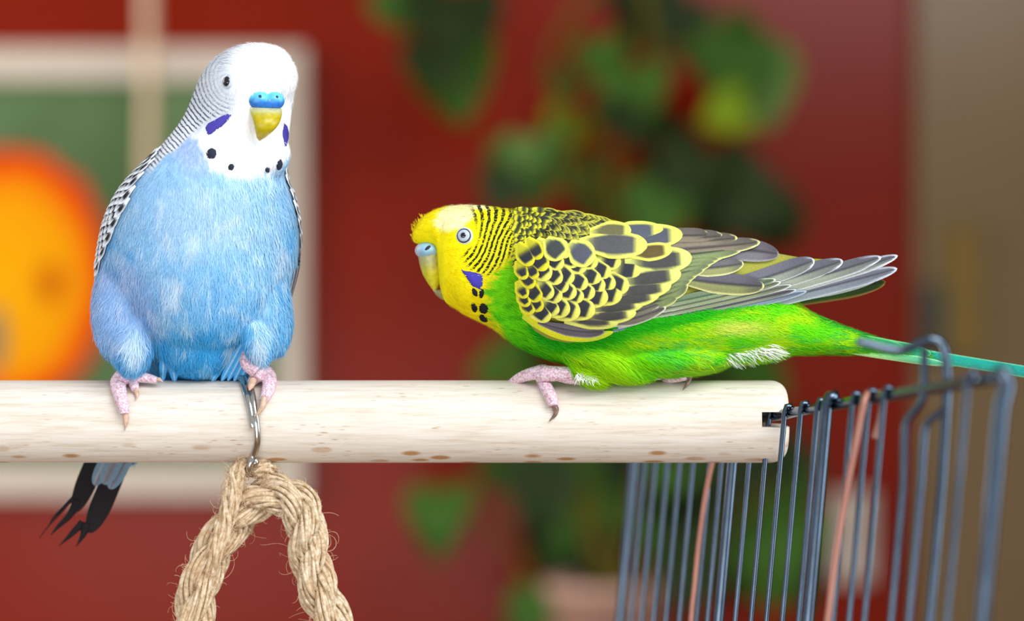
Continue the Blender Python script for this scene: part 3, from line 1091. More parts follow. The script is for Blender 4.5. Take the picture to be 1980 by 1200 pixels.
def gcolor(p, n):
    x, y = gpx(p)
    nz = vnoise(p * np.array([120, 500, 500]), 1); n2 = vnoise(p * np.array([300, 1400, 1400]), 2); n3 = vnoise(p * 180, 3)
    xy = np.stack([x, y, np.abs(p[:, 1]) * 7500], 1)
    G1 = np.array((104, 220, 8)); G2 = np.array((174, 228, 8)); G3 = np.array((16, 170, 14)); TE = np.array((60, 190, 110))
    c = mix(G1, G2, np.maximum(ss(0.3, 0.62, nz) * ss(1040, 1120, x), .8 * ss(1080, 1120, x) * ss(1260, 1180, x) * ss(640, 690, y)))
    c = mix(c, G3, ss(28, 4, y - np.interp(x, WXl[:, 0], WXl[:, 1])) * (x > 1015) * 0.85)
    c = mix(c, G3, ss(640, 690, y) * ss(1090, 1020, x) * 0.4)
    c = mix(c, (118, 200, 6), ss(1040, 990, x) * ss(620, 560, y) * 0.6)
    c = mix(c, TE, ss(0.5, 0.75, n2) * ss(1180, 1260, x) * ss(610, 660, y) * 0.55)
    c = mix(c, (180, 222, 20), ss(0.45, 0.7, n3) * ss(1340, 1420, x) * ss(1640, 1560, x) * 0.7)
    c = mix(c, (212, 226, 90), ss(60, 15, np.hypot((x - 1420) * .7, (y - 634) * 2.4)) * .9)
    c = mix(c, (34, 182, 70), ss(1560, 1700, x) * ss(0.35, 0.6, n2) * .8)
    c = mix(c, (60, 176, 110), ss(1660, 1780, x) * .7)
    c = mix(c, (30, 170, 60), ss(14, 2, y - np.interp(x, GP[:, 0], GP[:, 1])) * ss(1540, 1580, x) * .7)
    # head: yellow mask
    bx = np.interp(y, [395, 480, 495, 515, 540, 560, 600, 640, 660], [1200, 1060, 1000, 970, 950, 940, 944, 962, 975])
    ye = ss(12, -12, x - bx + (n2 - .5) * 22)
    c = mix(c, (252, 234, 4), ye)
    c = mix(c, (222, 214, 24), ye * ss(905, 960, x))
    c = mix(c, (206, 216, 40), ye * ss(985, 1060, x))
    cre = ss(1.15, 0.7, np.hypot((x - 876) / 42, (y - 420 - (x - 876) * -.25) / 27) + (n2 - .5) * .3)
    cre = np.maximum(cre, ss(12, 4, y - np.interp(x, GP[:, 0], GP[:, 1])) * ss(850, 870, x) * ss(960, 930, x))
    c = mix(c, (252, 246, 196), cre * .95)
    c = mix(c, (40, 150, 10), ss(0.62, 0.8, n2) * (1 - ye) * (x < 1180) * .35)
    return lin(np.clip(c, 0, 255))


def gphase(p):
    x, y = gpx(p)
    r = np.hypot((x - 866) * 1.0, (y - 446) * 0.86)
    per = 9.2 + 4.2 * ss(470, 405, y)
    ph = 2 * np.pi * (r - 40) / per + 0.02 * (y - 450) * ss(470, 420, y)
    xb = np.interp(y, [395, 420, 440, 470, 485, 495, 510, 525, 540], [905, 906, 918, 920, 892, 888, 894, 906, 935])
    a = ss(-3, 14, x - xb)
    bx = np.interp(y, [395, 470, 485, 500, 515, 535, 560], [1200, 1060, 1000, 985, 972, 950, 930])
    a = a * ss(4, -12, x - bx)
    a = a * ss(6, -4, y - (521 + (x - 905) * .28))
    a = a * (1 - 0.55 * ss(985, 1010, x))
    return ph, a


Vv, Nn = mesh_np(gbody)
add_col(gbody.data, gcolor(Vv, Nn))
ph, am = gphase(Vv)
add_f(gbody.data, 'phase', ph); add_f(gbody.data, 'amp', am)
gbvh = bvh_of(gbody)


def gflow(p, n):
    x, y = gpx(p)
    f = np.zeros_like(p); f[:, 0] = 1.0
    f[:, 2] = np.where(x < 1100, -0.15, -0.30) + 0.5 * ss(960, 860, x) * ss(470, 560, y) * -1
    f[:, 2] = np.where(x > 1350, -0.12, f[:, 2])
    f[:, 2] -= 0.5 * ss(1100, 1180, x) * ss(650, 720, y) * ss(1330, 1230, x)
    return f


def gdens(p, n):
    x, y = gpx(p)
    d = np.where(in_wing(x, y, 8), 0.0, 1.0)
    _, a = gphase(p)
    d = d * (1 - 0.85 * np.clip(a, 0, 1))
    d = d * np.where((x < 862) & (y > 462), 0.15, 1) * np.where((np.hypot(x - 900, y - 457) < 25), 0, 1)
    d = d * np.where((x > 1005) & (x < 1260) & (y < 470), 0.0, 1)
    return d


def glen(p, n):
    x, y = gpx(p)
    return (0.0011 + 0.0017 * ss(930, 1060, x) + 0.0010 * ss(650, 720, y) * ss(1080, 1120, x)) * (1 - .3 * ss(1600, 1700, x))


fluff('breast_fluff', gbody, 90000, gcolor, gflow, glen, gdens, 0.00016, 0.09, gb, M['fluff'])

# white vent tuft and pale thigh tuft
mb = MB(); rr_ = random.Random(8); vv = []; cc = []
for k in range(1100):
    x0 = rr_.uniform(1380, 1480); y0 = 672 + (1480 - x0) * .06 + rr_.uniform(-8, 10)
    x1 = x0 + rr_.uniform(10, 52); y1 = y0 + rr_.uniform(2, 30) * (1 - .4 * (x0 - 1380) / 100)
    Yt = rr_.uniform(-0.0085, 0.004)
    a0 = P(x0, y0, Yt); a2 = P(x1, y1, Yt - 0.0005); a1 = (a0 + a2) / 2 + Vector((0, -0.0004, 0.0006))
    V_, F_ = tube(catmull([tuple(a0), tuple(a1), tuple(a2)], 6), np.linspace(0.00022, 0.00003, 6), 3, caps=False); mb.add(V_, F_)
for k in range(90):
    x0 = rr_.uniform(1114, 1150); y0 = rr_.uniform(718, 731)
    x1 = x0 + rr_.uniform(-6, 12); y1 = y0 + rr_.uniform(8, 17)
    a0 = P(x0, y0, -0.0125); a2 = P(x1, y1, -0.0128); a1 = (a0 + a2) / 2 + Vector((0, -0.0006, 0))
    V_, F_ = tube(catmull([tuple(a0), tuple(a1), tuple(a2)], 6), np.linspace(0.00016, 0.00003, 6), 3, caps=False); mb.add(V_, F_)
o = mb.build('vent_tuft', plain('white_down', (240, 244, 232), 0.8, nscale=800, amt=0.06), gb, smooth=True); o['kind'] = 'stuff'; o['label'] = 'white downy vent feathers'


# ---- wing of the green bird
def wdepth(px, py):
    px = np.asarray(px, float); py = np.asarray(py, float)
    w_ = np.interp(px, [980, 1000, 1050, 1100, 1200, 1300, 1400, 1500, 1600, 1700, 1760], [12.5, 14.5, 18.0, 20.3, 22.0, 21.2, 17.8, 13.2, 9.2, 6.6, 6.0])
    pc = np.interp(px, [1000, 1100, 1200, 1300, 1400, 1500, 1740], [545, 556, 556, 548, 538, 530, 510])
    ph = np.interp(px, [1000, 1100, 1200, 1300, 1400, 1500, 1740], [165, 168, 160, 140, 118, 96, 60])
    return -MMM * w_ * np.sqrt(np.clip(1 - ((py - pc) / ph) ** 2, 0.10, 1))


def wdepth_far(px, py):
    return -wdepth(px, py)


def wing_shell(name, depthf, sign, parent):
    n, m = 60, 26
    xs_ = np.linspace(1004, 1600, n)
    V = []
    for x in xs_:
        a_ = np.interp(x, WXu[:, 0], WXu[:, 1]) + 6; b_ = np.interp(x, WXl[:, 0], WXl[:, 1]) - 3
        ys = np.linspace(a_, b_, m)
        Y = depthf(np.full(m, x), ys) + sign * 0.0001
        e = np.sin(np.pi * np.linspace(0, 1, m)) ** .35
        Y = Y + sign * MMM * (1.6 * (1 - e))
        V.append(Pn(np.full(m, x), ys, Y))
    V = np.concatenate(V)
    V2 = V + np.array([0, sign * 0.0012, 0])
    Fc = []
    for i in range(n - 1):
        for j in range(m - 1):
            f = (i * m + j, i * m + j + 1, (i + 1) * m + j + 1, (i + 1) * m + j)
            Fc.append(f); Fc.append(tuple(k + n * m for k in f[::-1]))
    return mk(name, np.vstack([V, V2]), Fc, M['feather'], parent, col=np.tile(lin((150, 150, 60)), (2 * n * m, 1)))


DK = np.array((52, 54, 60)); YL = np.array((232, 232, 104)); GY = np.array((112, 108, 112)); OL = np.array((140, 146, 104)); PALE = np.array((222, 226, 208))


def c_covert(rim=5.2, dark=DK, yel=YL, basefade=0.5):
    def f(u, v, e, Ln, wpx):
        k = ss(rim - 1.2, rim + 1.2, e)
        tipk = ss(0.86, 0.78, v)
        inner = mix(np.broadcast_to(yel * np.array((.86, .88, .9)), u.shape + (3,)), np.broadcast_to(dark, u.shape + (3,)), ss(basefade - .2, basefade + .08, v))
        return mix(np.broadcast_to(yel, u.shape + (3,)), inner, np.minimum(k, tipk))
    return f


def c_long(main=GY, edge_c=PALE, rim=2.6, low=OL, tipdark=0.0):
    """flight feather: outer (lower) half olive, upper half grey, pale lower edge, dark shaft"""
    main, edge_c, low = np.array(main, float), np.array(edge_c, float), np.array(low, float)
    def f(u, v, e, Ln, wpx):
        c = mix(np.broadcast_to(main, u.shape + (3,)), np.broadcast_to(low, u.shape + (3,)), ss(-0.05, 0.1, u))
        c = mix(c, np.broadcast_to(main * .72, u.shape + (3,)), ss(.7, .98, v) * .6)
        c = mix(c, np.broadcast_to(main * .55, u.shape + (3,)), ss(.10, .03, np.abs(u + .0)) * .8)
        c = mix(c, np.broadcast_to(edge_c, u.shape + (3,)), ss(rim + .8, rim - .8, e) * ss(-.2, .2, u + (v > .92) * .8))
        return c
    return f


wing = wing_shell('wing', wdepth, 1, gb)
def gf(base, tip, w_, colf, name='wing_feather', **kw):
    return feather(name, wing, base, tip, w_, colf, wdepth, **kw)


# primaries: long, from the lower edge of the folded wing back past the rump
cP = c_long((104, 102, 112), (214, 218, 224), 3.0, (150, 158, 140))
cPg = c_long((118, 120, 132), (206, 214, 226), 3.4, (140, 150, 160))
lay = 0.0
for i, (b_, t_, w_, bd) in enumerate([
        ((1205, 640), (1735, 519), 30, 6), ((1240, 628), (1736, 494), 26, 8), ((1250, 620), (1704, 497), 30, 6), ((1255, 612), (1630, 504), 34, 5), ((1260, 604), (1575, 503), 38, 4)]):
    gf(b_, t_, w_, cPg if i == 0 else cP, 'flight_feather', lay=-0.9 + 0.22 * i, lift=0.25, bend=bd, nv=34, point=0.16, camber=.3)
gf((1185, 640), (1560, 563), 17, c_long((132, 144, 164), (190, 206, 226), 2.0, (150, 166, 188)), 'flight_feather', lay=0.1, lift=0.1, bend=3, nv=30, point=.2)
gf((1195, 632), (1540, 560), 18, c_long((96, 92, 100), (214, 222, 226), 2.2, (150, 160, 140)), 'flight_feather', lay=0.25, lift=0.1, bend=3, nv=30, point=.2)
gf((1200, 622), (1530, 551), 18, c_long((120, 122, 110), (220, 226, 220), 2.2, (146, 158, 122)), 'flight_feather', lay=0.4, lift=0.1, bend=3, nv=30, point=.2)
gf((1210, 612), (1510, 545), 20, c_long((120, 126, 104), (220, 228, 216), 2.4, (150, 166, 126)), 'flight_feather', lay=0.55, lift=0.1, bend=3, nv=30, point=.2)
gf((1215, 600), (1500, 540), 22, c_long((106, 124, 96), (216, 226, 206), 2.4, (134, 158, 118)), 'flight_feather', lay=0.65, lift=0.1, bend=3, nv=30, point=.2)
# secondaries
gf((1370, 480), (1506, 491), 44, c_long((96, 90, 96), (150, 146, 150), 1.5, (110, 106, 112)), 'flight_feather', lay=0.6, lift=.2, bend=-3, nv=22, point=.45)
gf((1300, 535), (1478, 553), 42, c_long((92, 90, 98), (226, 226, 150), 2.4, (136, 140, 92)), 'flight_feather', lay=0.9, lift=.3, bend=3, nv=22, point=.35)
gf((1310, 520), (1438, 509), 34, c_long((104, 102, 104), (226, 228, 160), 2.4, (144, 146, 98)), 'flight_feather', lay=1.1, lift=.3, bend=3, nv=22, point=.35)
# tertials, a fan of pale-edged blades whose tips step down a slanting line
tert = [((1230, 592), (1312, 563)), ((1230, 585), (1330, 549)), ((1225, 575), (1332, 541)), ((1225, 565), (1340, 531)), ((1220, 555), (1352, 521)), ((1220, 545), (1366, 512)), ((1215, 532), (1380, 502)), ((1215, 522), (1396, 492)),
        ((1215, 512), (1412, 484)), ((1220, 500), (1440, 476)), ((1225, 488), (1470, 468)), ((1235, 470), (1426, 460)), ((1240, 460), (1398, 456)), ((1245, 452), (1372, 454))]
for i, (b_, t_) in enumerate(tert):
    top = i >= 10
    gf(b_, t_, 34 if i < 10 else 30, c_long((106, 98, 92) if top else (98, 104, 86), (226, 228, 140), 2.6, (128, 118, 100) if top else (124, 138, 92)), 'tertial_feather', lay=1.2 + 0.09 * i, lift=.15, bend=4 if not top else 2, nv=22, point=.28)
# grey primary coverts at the lower edge
gf((1165, 628), (1288, 594), 26, c_long((112, 106, 104), (226, 230, 206), 2.4, (120, 114, 104)), 'covert_feather', lay=1.0, lift=.3, bend=4, nv=18)
gf((1165, 618), (1283, 583), 26, c_long((116, 112, 104), (226, 230, 206), 2.4, (126, 122, 106)), 'covert_feather', lay=1.1, lift=.3, bend=4, nv=18)
# yellow bend of the wing and the grey alula
gf((1010, 612), (1186, 642), 20, c_covert(30, yel=np.array((206, 224, 60))), 'wing_edge_feather', lay=0.7, lift=.2, bend=22, nv=22, point=.3)
gf((1008, 598), (1150, 646), 26, c_covert(30, yel=np.array((226, 228, 40))), 'wing_edge_feather', lay=0.9, lift=.2, bend=18, nv=22, point=.3)
gf((1040, 622), (1169, 641), 24, c_long((112, 106, 112), (170, 170, 176), 1.4, (104, 98, 106)), 'alula_feather', lay=1.3, lift=.2, bend=7, nv=20, point=.3)
# greater coverts: long, dark centred
yG = np.array((226, 230, 116))
for i, (tx, ty, an, ln, w_) in enumerate([(1196, 624, 2, 105, 24), (1230, 604, -6, 110, 30), (1246, 584, -9, 115, 30), (1276, 567, -10, 115, 32), (1298, 550, -9, 120, 36), (1317, 528, -8, 125, 40), (1338, 498, -4, 130, 46)]):
    a_ = math.radians(an)
    gf((tx - ln * math.cos(a_), ty - ln * math.sin(a_)), (tx, ty), w_ * 1.12, c_covert(6.5, (72, 72, 70), yG, .25), 'covert_feather', lay=2.0 + .1 * i, lift=.25, bend=1, point=.42)
# median and lesser coverts
med = [  # tip x, tip y, direction deg (down +), width
    (1150, 605, 20, 54), (1175, 580, 18, 54), (1202, 575, 18, 56), (1216, 556, 15, 50), (1238, 526, 12, 52), (1266, 502, 8, 46), (1299, 481, -2, 38),
    (1121, 608, 22, 52), (1101, 604, 25, 50), (1136, 553, 25, 42), (1161, 542, 22, 44), (1181, 529, 18, 44), (1200, 510, 18, 44), (1114, 571, 25, 42), (1128, 578, 24, 40), (1190, 552, 18, 44),
    (1085, 580, 35, 46), (1069, 574, 38, 40), (1046, 580, 42, 40), (1062, 620, 45, 42), (1031, 606, 50, 30), (1085, 546, 42, 42), (1062, 540, 50, 48), (1030, 557, 60, 34), (1037, 539, 60, 34), (1109, 543, 32, 42),
    (1133, 522, 30, 42), (1155, 512, 26, 40), (1056, 522, 52, 46), (1088, 517, 38, 42), (1120, 511, 32, 42), (1028, 513, 58, 38), (1046, 500, 56, 36), (1018, 576, 60, 28), (1022, 592, 56, 28), (1072, 500, 48, 38), (1100, 496, 45, 36), (1016, 540, 66, 30),
    (1048, 600, 46, 34), (1080, 605, 36, 40), (1150, 570, 20, 44), (1170, 556, 20, 42), (1098, 560, 32, 38)]
med.sort(key=lambda m_: m_[0] + 0.25 * m_[1])
for i, (tx, ty, an, w_) in enumerate(med):
    a_ = math.radians(an); ln = w_ * 1.35
    yel = YL if tx > 1060 else np.array((228, 220, 52))
    gf((tx - ln * math.cos(a_), ty - ln * math.sin(a_)), (tx, ty), w_, c_covert(5.4, DK, yel, .48), 'covert_feather', lay=2.55 - 0.012 * i, lift=.75, nu=11, nv=18, point=.6, camber=.3)
# scapulars over the shoulder
for i, (bx_, by_, tx, ty, w_, cdark, rim) in enumerate([
        (1185, 462, 1320, 453, 50, (84, 88, 98), 6.5), (1165, 452, 1283, 444, 42, (86, 92, 104), 6.5), (1140, 448, 1222, 446, 40, (110, 108, 76), 5.5),
        (1215, 492, 1300, 481, 36, (98, 84, 50), 5.5), (1120, 470, 1252, 474, 56, (88, 88, 90), 6.0), (1100, 470, 1146, 507, 54, (84, 88, 98), 7.0), (1055, 462, 1090, 498, 50, (70, 76, 74), 7.0)]):
    gf((bx_, by_), (tx, ty), w_, c_covert(rim, np.array(cdark), YL, .2), 'scapular_feather', lay=2.7 + .07 * i, lift=.35, point=.5, nu=11, nv=20)


# small barred mantle feathers between nape and shoulder
def multi_feathers(name, parent, items, depthf, lay, lift, colf, nu=5, nv=9):
    VV, FF, CC, off = [], [], [], 0
    for (bx_, by_, tx, ty, w_) in items:
        base = np.array((bx_, by_)); tip = np.array((tx, ty)); ax = tip - base; Ln = np.hypot(*ax); ax = ax / Ln
        pn = np.array([-ax[1], ax[0]])
        v = np.linspace(0, 1, nv); u = np.linspace(-1, 1, nu)
        wp = np.maximum(.03, np.minimum(1, .5 + v) * np.sqrt(np.clip(1 - (np.clip(v - .5, 0, 1) / .5) ** 2, 0, 1)))
        Ug, Vg = np.meshgrid(u, v)
        lat = Ug * wp[:, None] * w_ * .5
        cx = base[0] + ax[0] * Ln * Vg + pn[0] * lat; cy = base[1] + ax[1] * Ln * Vg + pn[1] * lat
        Y = depthf(cx, cy) - MMM * (lay + lift * Vg + .15 * (1 - Ug ** 2))
        VV.append(Pn(cx, cy, Y).reshape(-1, 3)); CC.append(lin(colf(Ug, Vg).reshape(-1, 3)) * RNG.uniform(.9, 1.05))
        for i in range(nv - 1):
            for j in range(nu - 1):
                FF.append((off + i * nu + j, off + i * nu + j + 1, off + (i + 1) * nu + j + 1, off + (i + 1) * nu + j))
        off += nu * nv
    o = mk(name, np.concatenate(VV), FF, M['feather'], parent, col=np.clip(np.concatenate(CC), 0, 1))
    o['kind'] = 'stuff'
    return o


def bodydepth(px, py):
    out = np.zeros(np.shape(px)); f = out.ravel()
    for i, (a_, b_) in enumerate(zip(np.ravel(px), np.ravel(py))):
        h, nn = hit(gbvh, a_, b_)
        f[i] = h.y if h is not None else -0.004
    return f.reshape(np.shape(px))


def c_mantle(u, v):
    c = np.broadcast_to(np.array((222, 218, 56)), u.shape + (3,))
    c = mix(c, (48, 54, 44), ss(.44, .52, v) * ss(.80, .72, v))
    return mix(c, (60, 60, 52), ss(.02, .08, v) * ss(.22, .14, v))


def c_mantle_long(u, v):
    c = np.broadcast_to(np.array((224, 220, 72)), u.shape + (3,))
    return mix(c, (56, 60, 54), ss(.84, .62, np.abs(u)) * ss(.92, .82, v))


items = []
r_ = random.Random(5)
for x in np.arange(1000, 1200, 8.5):
    top = np.interp(x, GP[:, 0], GP[:, 1])
    for y in np.arange(top + 2, min(520, top + 30 + max(0, 1140 - x) * .75), 12):
        if x > 1130 and y > 452: continue
        jx, jy = r_.uniform(-3, 3), r_.uniform(-3, 3)
        dy = (y - top)
        an = math.radians(np.interp(dy, [0, 25, 80], [4, 24, 52]))
        ln = np.interp(x, [1000, 1050, 1160], [24, 40, 58]); w_ = np.interp(x, [1000, 1050, 1160], [13, 15, 19])
        items.append((x + jx - ln * .5 * math.cos(an), y + jy - ln * .5 * math.sin(an), x + jx + ln * .5 * math.cos(an), y + jy + ln * .5 * math.sin(an), w_))


def mdepth(px, py):
    # the higher of body and shoulder
    b_ = bodydepth(px, py)
    k = ss(1020, 1090, px)
    return np.where(px > 1060, np.minimum(b_, np.where(in_wing(px, py), wdepth(px, py) - 0.0018 * k, b_)), b_)


multi_feathers('nape_feathers', gb, [i_ for i_ in items if i_[0] < 1028], mdepth, .25, .55, c_mantle)
multi_feathers('mantle_feathers', gb, [i_ for i_ in items if i_[0] >= 1028], mdepth, .25, .6, c_mantle_long, nu=7)

# far wing, mirrored, with the blades that stick out past the rump
fwing = wing_shell('wing', wdepth_far, -1, gb)
for b_, t_, w_, cf_ in (((1300, 600), (1712, 545), 40, c_long((40, 50, 22), (150, 120, 60), 2.0, (46, 76, 24))), ((1260, 610), (1700, 535), 34, c_long((80, 84, 80), (200, 204, 200), 2.0, (100, 110, 90))),
                        ((1250, 560), (1600, 520), 40, c_long((100, 98, 100), (200, 204, 200), 2.0, (120, 126, 100))), ((1240, 520), (1470, 480), 60, c_long((100, 98, 100), (220, 224, 150), 2.0, (120, 126, 100)))):
    feather('flight_feather', fwing, b_, t_, w_, cf_, lambda a, b: np.abs(wdepth(a, b)) * 0.55, lay=.2, lift=.1, bend=4, nv=30, point=.22, sign=-1)

# ---- tail
tdep = lambda lat0: (lambda px, py: np.full(np.shape(px), lat0 * MMM))


def c_tail(main, low, edge_c):
    def f(u, v, e, Ln, wpx):
        c = mix(np.broadcast_to(main, u.shape + (3,)), np.broadcast_to(low, u.shape + (3,)), ss(-.2, .5, u))
        c = mix(c, np.array((20, 120, 130)), ss(.45, .9, v) * .55)
        return mix(c, np.broadcast_to(edge_c, u.shape + (3,)), ss(2.6, 1.0, e) * ss(0, .4, np.abs(u)) * .7)
    return f


T1, T2, TE_ = np.array((28, 150, 132)), np.array((50, 160, 140)), np.array((150, 214, 150))
for Y_, b_, t_, w_, (m1, m2, m3) in ((1.6, (1560, 648), (2120, 742), 22, (T1, T2, TE_)), (-0.6, (1560, 650), (2180, 750), 22, (T1, T2, TE_)),
                                     (-2.2, (1580, 644), (1800, 684), 26, (np.array((50, 178, 84)), np.array((90, 200, 90)), np.array((170, 226, 150)))),
                                     (-2.8, (1540, 640), (1750, 676), 30, (np.array((60, 184, 60)), np.array((110, 206, 60)), np.array((150, 226, 130)))),
                                     (-2.4, (1560, 664), (1830, 704), 16, (np.array((130, 214, 120)), np.array((170, 226, 140)), np.array((200, 236, 170)))),
                                     (2.6, (1560, 660), (1850, 706), 18, (np.array((60, 170, 90)), np.array((120, 206, 110)), np.array((180, 226, 150))))):
    feather('tail_feather', gb, b_, t_, w_, c_tail(m1, m2, m3), tdep(Y_), lay=0.0, lift=0.3, bend=0, camber=.5, nv=30, point=.25, root=.6)

# ---- head details of the green bird
def eye(parent, bvh, px, py, r, ring_r, sx=1.0, nrm=None):
    h, nn = hit(bvh, px, py)
    nn = nrm or nn
    q = nn.to_track_quat('Z', 'Y').to_matrix()
    px2m = D0 / F
    def disc(name, rad, ht, lift, mat, inner=0.0):
        V = []; Fc = []; n = 36; rings = 7
        for i in range(rings + 1):
            f = inner + (1 - inner) * i / rings
            for j in range(n):
                t = 2 * math.pi * j / n
                V.append(h + q @ Vector((sx * rad * f * math.cos(t), rad * f * math.sin(t), 0)) + nn * (lift + ht * math.sqrt(max(0, 1 - f * f))))
        for i in range(rings):
            for j in range(n):
                k = (j + 1) % n
                Fc.append((i * n + j, i * n + k, (i + 1) * n + k, (i + 1) * n + j))
        return mk(name, np.array([tuple(v) for v in V]), Fc, mat, e)
    V_, F_ = ellipsoid(h, (ring_r * px2m * sx, ring_r * px2m, 0.0008), q)
    e = mk('eye', V_, F_, M['eye_ring'], parent)
    disc('eyelid', r * 1.16 * px2m, 0.0005, 0.0005, M['eye_dark'])
    disc('iris', r * px2m, 0.0006, 0.0007, M['iris'])
    disc('iris_line', r * .78 * px2m, 0.0005, 0.00085, M['eye_dark'])
    disc('iris_inner', r * .70 * px2m, 0.0005, 0.0009, M['iris'])
    disc('pupil', r * .54 * px2m, 0.0005, 0.0010, M['pupil'])
    return e


eye(gb, gbvh, 898, 456, 12, 17, nrm=Vector((-.22, -.95, .12)).normalized())


def beak_mat():
    s = NT('beak_horn')
    col = s.n('ShaderNodeAttribute', attribute_name='Col').outputs['Color']
    n = s.noise(s.coords((1, 1, 1)), 900, 3)
    s.base(s.mix(1.0, col, s.ramp(n, [(.3, (.8, .8, .8, 1)), (.7, (1.1, 1.1, 1.1, 1))]), 'MULTIPLY'))
    s.set(Roughness=0.35)
    return s.m


M['beak'] = beak_mat()
M['cere'] = beak_mat(); M['cere'].name = 'cere_skin'


def loft(rings, name, mat, parent, colf):
    """rings: list of (center Vector, axis_a Vector, axis_b Vector)"""
    V = []; cols = []; n = 28
    for i, (c, a, b) in enumerate(rings):
        for j in range(n):
            t = 2 * math.pi * j / n
            V.append(tuple(c + a * math.cos(t) + b * math.sin(t)))
            cols.append(colf(i / (len(rings) - 1), t))
    Fc = []
    for i in range(len(rings) - 1):
        for j in range(n):
            k = (j + 1) % n
            Fc.append((i * n + j, i * n + k, (i + 1) * n + k, (i + 1) * n + j))
    Fc.append(tuple(range(n))[::-1]); Fc.append(tuple((len(rings) - 1) * n + j for j in range(n)))
    return mk(name, np.array(V), Fc, mat, parent, col=np.array([lin(c) for c in cols]))


# profile beak: rows of (front x, back x, y, half thickness mm)
rows = [(806, 858, 478, 4.4), (808, 858, 492, 4.8), (810, 858, 505, 4.7), (813, 857, 518, 4.3), (817, 856, 530, 3.7), (823, 853, 541, 3.0), (829, 849, 550, 2.2), (835, 847, 558, 1.2), (840, 848, 565, .7), (846, 849, 571, .25)]
rg = []
for xa, xb_, y, hw in rows:
    c = P((xa + xb_) / 2, y, 0); rg.append((c, Vector(((xb_ - xa) / 2 * D0 / F, 0, 0)), Vector((0, hw * MMM, 0))))
gbeak = loft(rg, 'beak', M['beak'], gb, lambda f, t: mix(np.array((176, 172, 120)), np.array((214, 206, 40)), ss(.15, .5, f)) if f < .85 else (222, 214, 140))
rows = [(826, 866, 560, 2.4), (829, 862, 568, 2.2), (836, 858, 575, 1.6), (844, 854, 580, .8)]
rg = [(P((xa + xb_) / 2, y, 0), Vector(((xb_ - xa) / 2 * D0 / F, 0, 0)), Vector((0, hw * MMM, 0))) for xa, xb_, y, hw in rows]
rg = [(P((xa + xb_) / 2 + 12, y, 0), a, b) for (xa, xb_, y, hw), (c, a, b) in zip(rows, rg)]
loft(rg, 'lower_beak', M['beak'], gb, lambda f, t: (150, 140, 90))
V_, F_ = ellipsoid(P(829, 484, 0), (27 * D0 / F, 0.0058, 18.5 * D0 / F), nu=40, nv=24)
cer = mk('cere', V_, F_, M['cere'], gb, col=mix(np.tile(lin((150, 196, 222)), (len(V_), 1)), np.tile(lin((196, 206, 214)), (len(V_), 1)), ss(815, 806, proj(V_)[0])))
for s_ in (-1, 1):
    V_, F_ = ellipsoid(P(827, 479, s_ * 0.0056), (0.0009, 0.0006, 0.0004), Matrix.Rotation(math.radians(-40), 3, 'Y'), 14, 8); mk('nostril', V_, F_, M['eye_dark'], cer)
# throat patch and spots
patch('cheek_patch', gbvh, [(891, 520), (897, 523), (908, 524), (925, 527), (933, 531), (935, 540), (934, 552), (930, 562), (922, 558), (914, 556), (908, 547), (902, 538), (896, 529)], M['fluff'], gb, lift=.0005, colf=lambda x, y, f: (70, 62, 168))
patch('throat_spot', gbvh, blob(918, 565, 5, 9, -30, seed=2), M['fluff'], gb, col=(26, 30, 40), lift=.0005)
patch('throat_spot', gbvh, blob(931, 567, 5, 10, 10, seed=3), M['fluff'], gb, col=(26, 30, 40), lift=.0005)
patch('throat_spot', gbvh, blob(917, 594, 6, 10, -25, seed=4), M['fluff'], gb, col=(26, 26, 30), lift=.0005)
patch('throat_spot', gbvh, blob(935, 596, 9, 11, -15, seed=5), M['fluff'], gb, col=(26, 26, 30), lift=.0005)
patch('throat_spot', gbvh, blob(935, 615, 10, 6, 35, seed=6), M['fluff'], gb, col=(26, 26, 30), lift=.0005)
# forehead tuft
mb = MB()
for k in range(70):
    x0 = r_.uniform(800, 824); y0 = np.interp(x0, GP[:, 0], GP[:, 1]) + r_.uniform(2, 26)
    a0 = P(x0 + 4, y0 + 3, r_.uniform(-.003, .003)); a2 = P(x0 - r_.uniform(2, 9), y0 - r_.uniform(2, 14), r_.uniform(-.003, .003))
    V_, F_ = tube(catmull([tuple(a0), tuple((a0 + a2) / 2 + Vector((-.0003, 0, 0))), tuple(a2)], 5), np.linspace(.0002, .00004, 5), 3, caps=False); mb.add(V_, F_)
o = mb.build('forehead_tuft', plain('yellow_down', (240, 216, 10), .8, nscale=500, amt=.05), gb, smooth=True); o['kind'] = 'stuff'

# feet of the green bird
gfoot = empty('foot', (0, 0, 0)); gfoot.parent = gb
gfoot.location = P(1050, 716, -0.008) - gb.location
tY = lambda y, r=0.0014: dowelY(y, r)
chain('leg', [tuple(P(1150, 712, -0.006)), tuple(P(1115, 722, -.0085)), tuple(P(1080, 722, -.0085)), tuple(P(1048, 722, -0.0075))], [.0021, .0020, .0019, .0022], M['skin'], gfoot)
chain('toe', [tuple(P(1056, 720, -.0072)), tuple(P(1030, 722, -.006)), tuple(P(1005, 730, -.0035)), tuple(P(985, 742, -.0005))], [.0021, .0017, .0014, .0009], M['skin'], gfoot)
chain('toe', [tuple(P(1046, 716, -.008))] + [tuple(P(x, y, tY(y))) for x, y in ((1050, 735), (1058, 752), (1066, 768), (1070, 784))], [.0021, .0018, .0016, .0016, .0013], M['skin'], gfoot, n=34)
chain('claw', [tuple(P(x, y, tY(y, .0007))) for x, y in ((1070, 783), (1075, 791), (1073, 802), (1062, 814))], [.0008, .0008, .0005, .0001], M['claw'], gfoot)
chain('toe', [tuple(P(1085, 724, -.008)), tuple(P(1100, 730, -.008)), tuple(P(1125, 736, -.0095))], [.0019, .0016, .0011], M['skin'], gfoot)
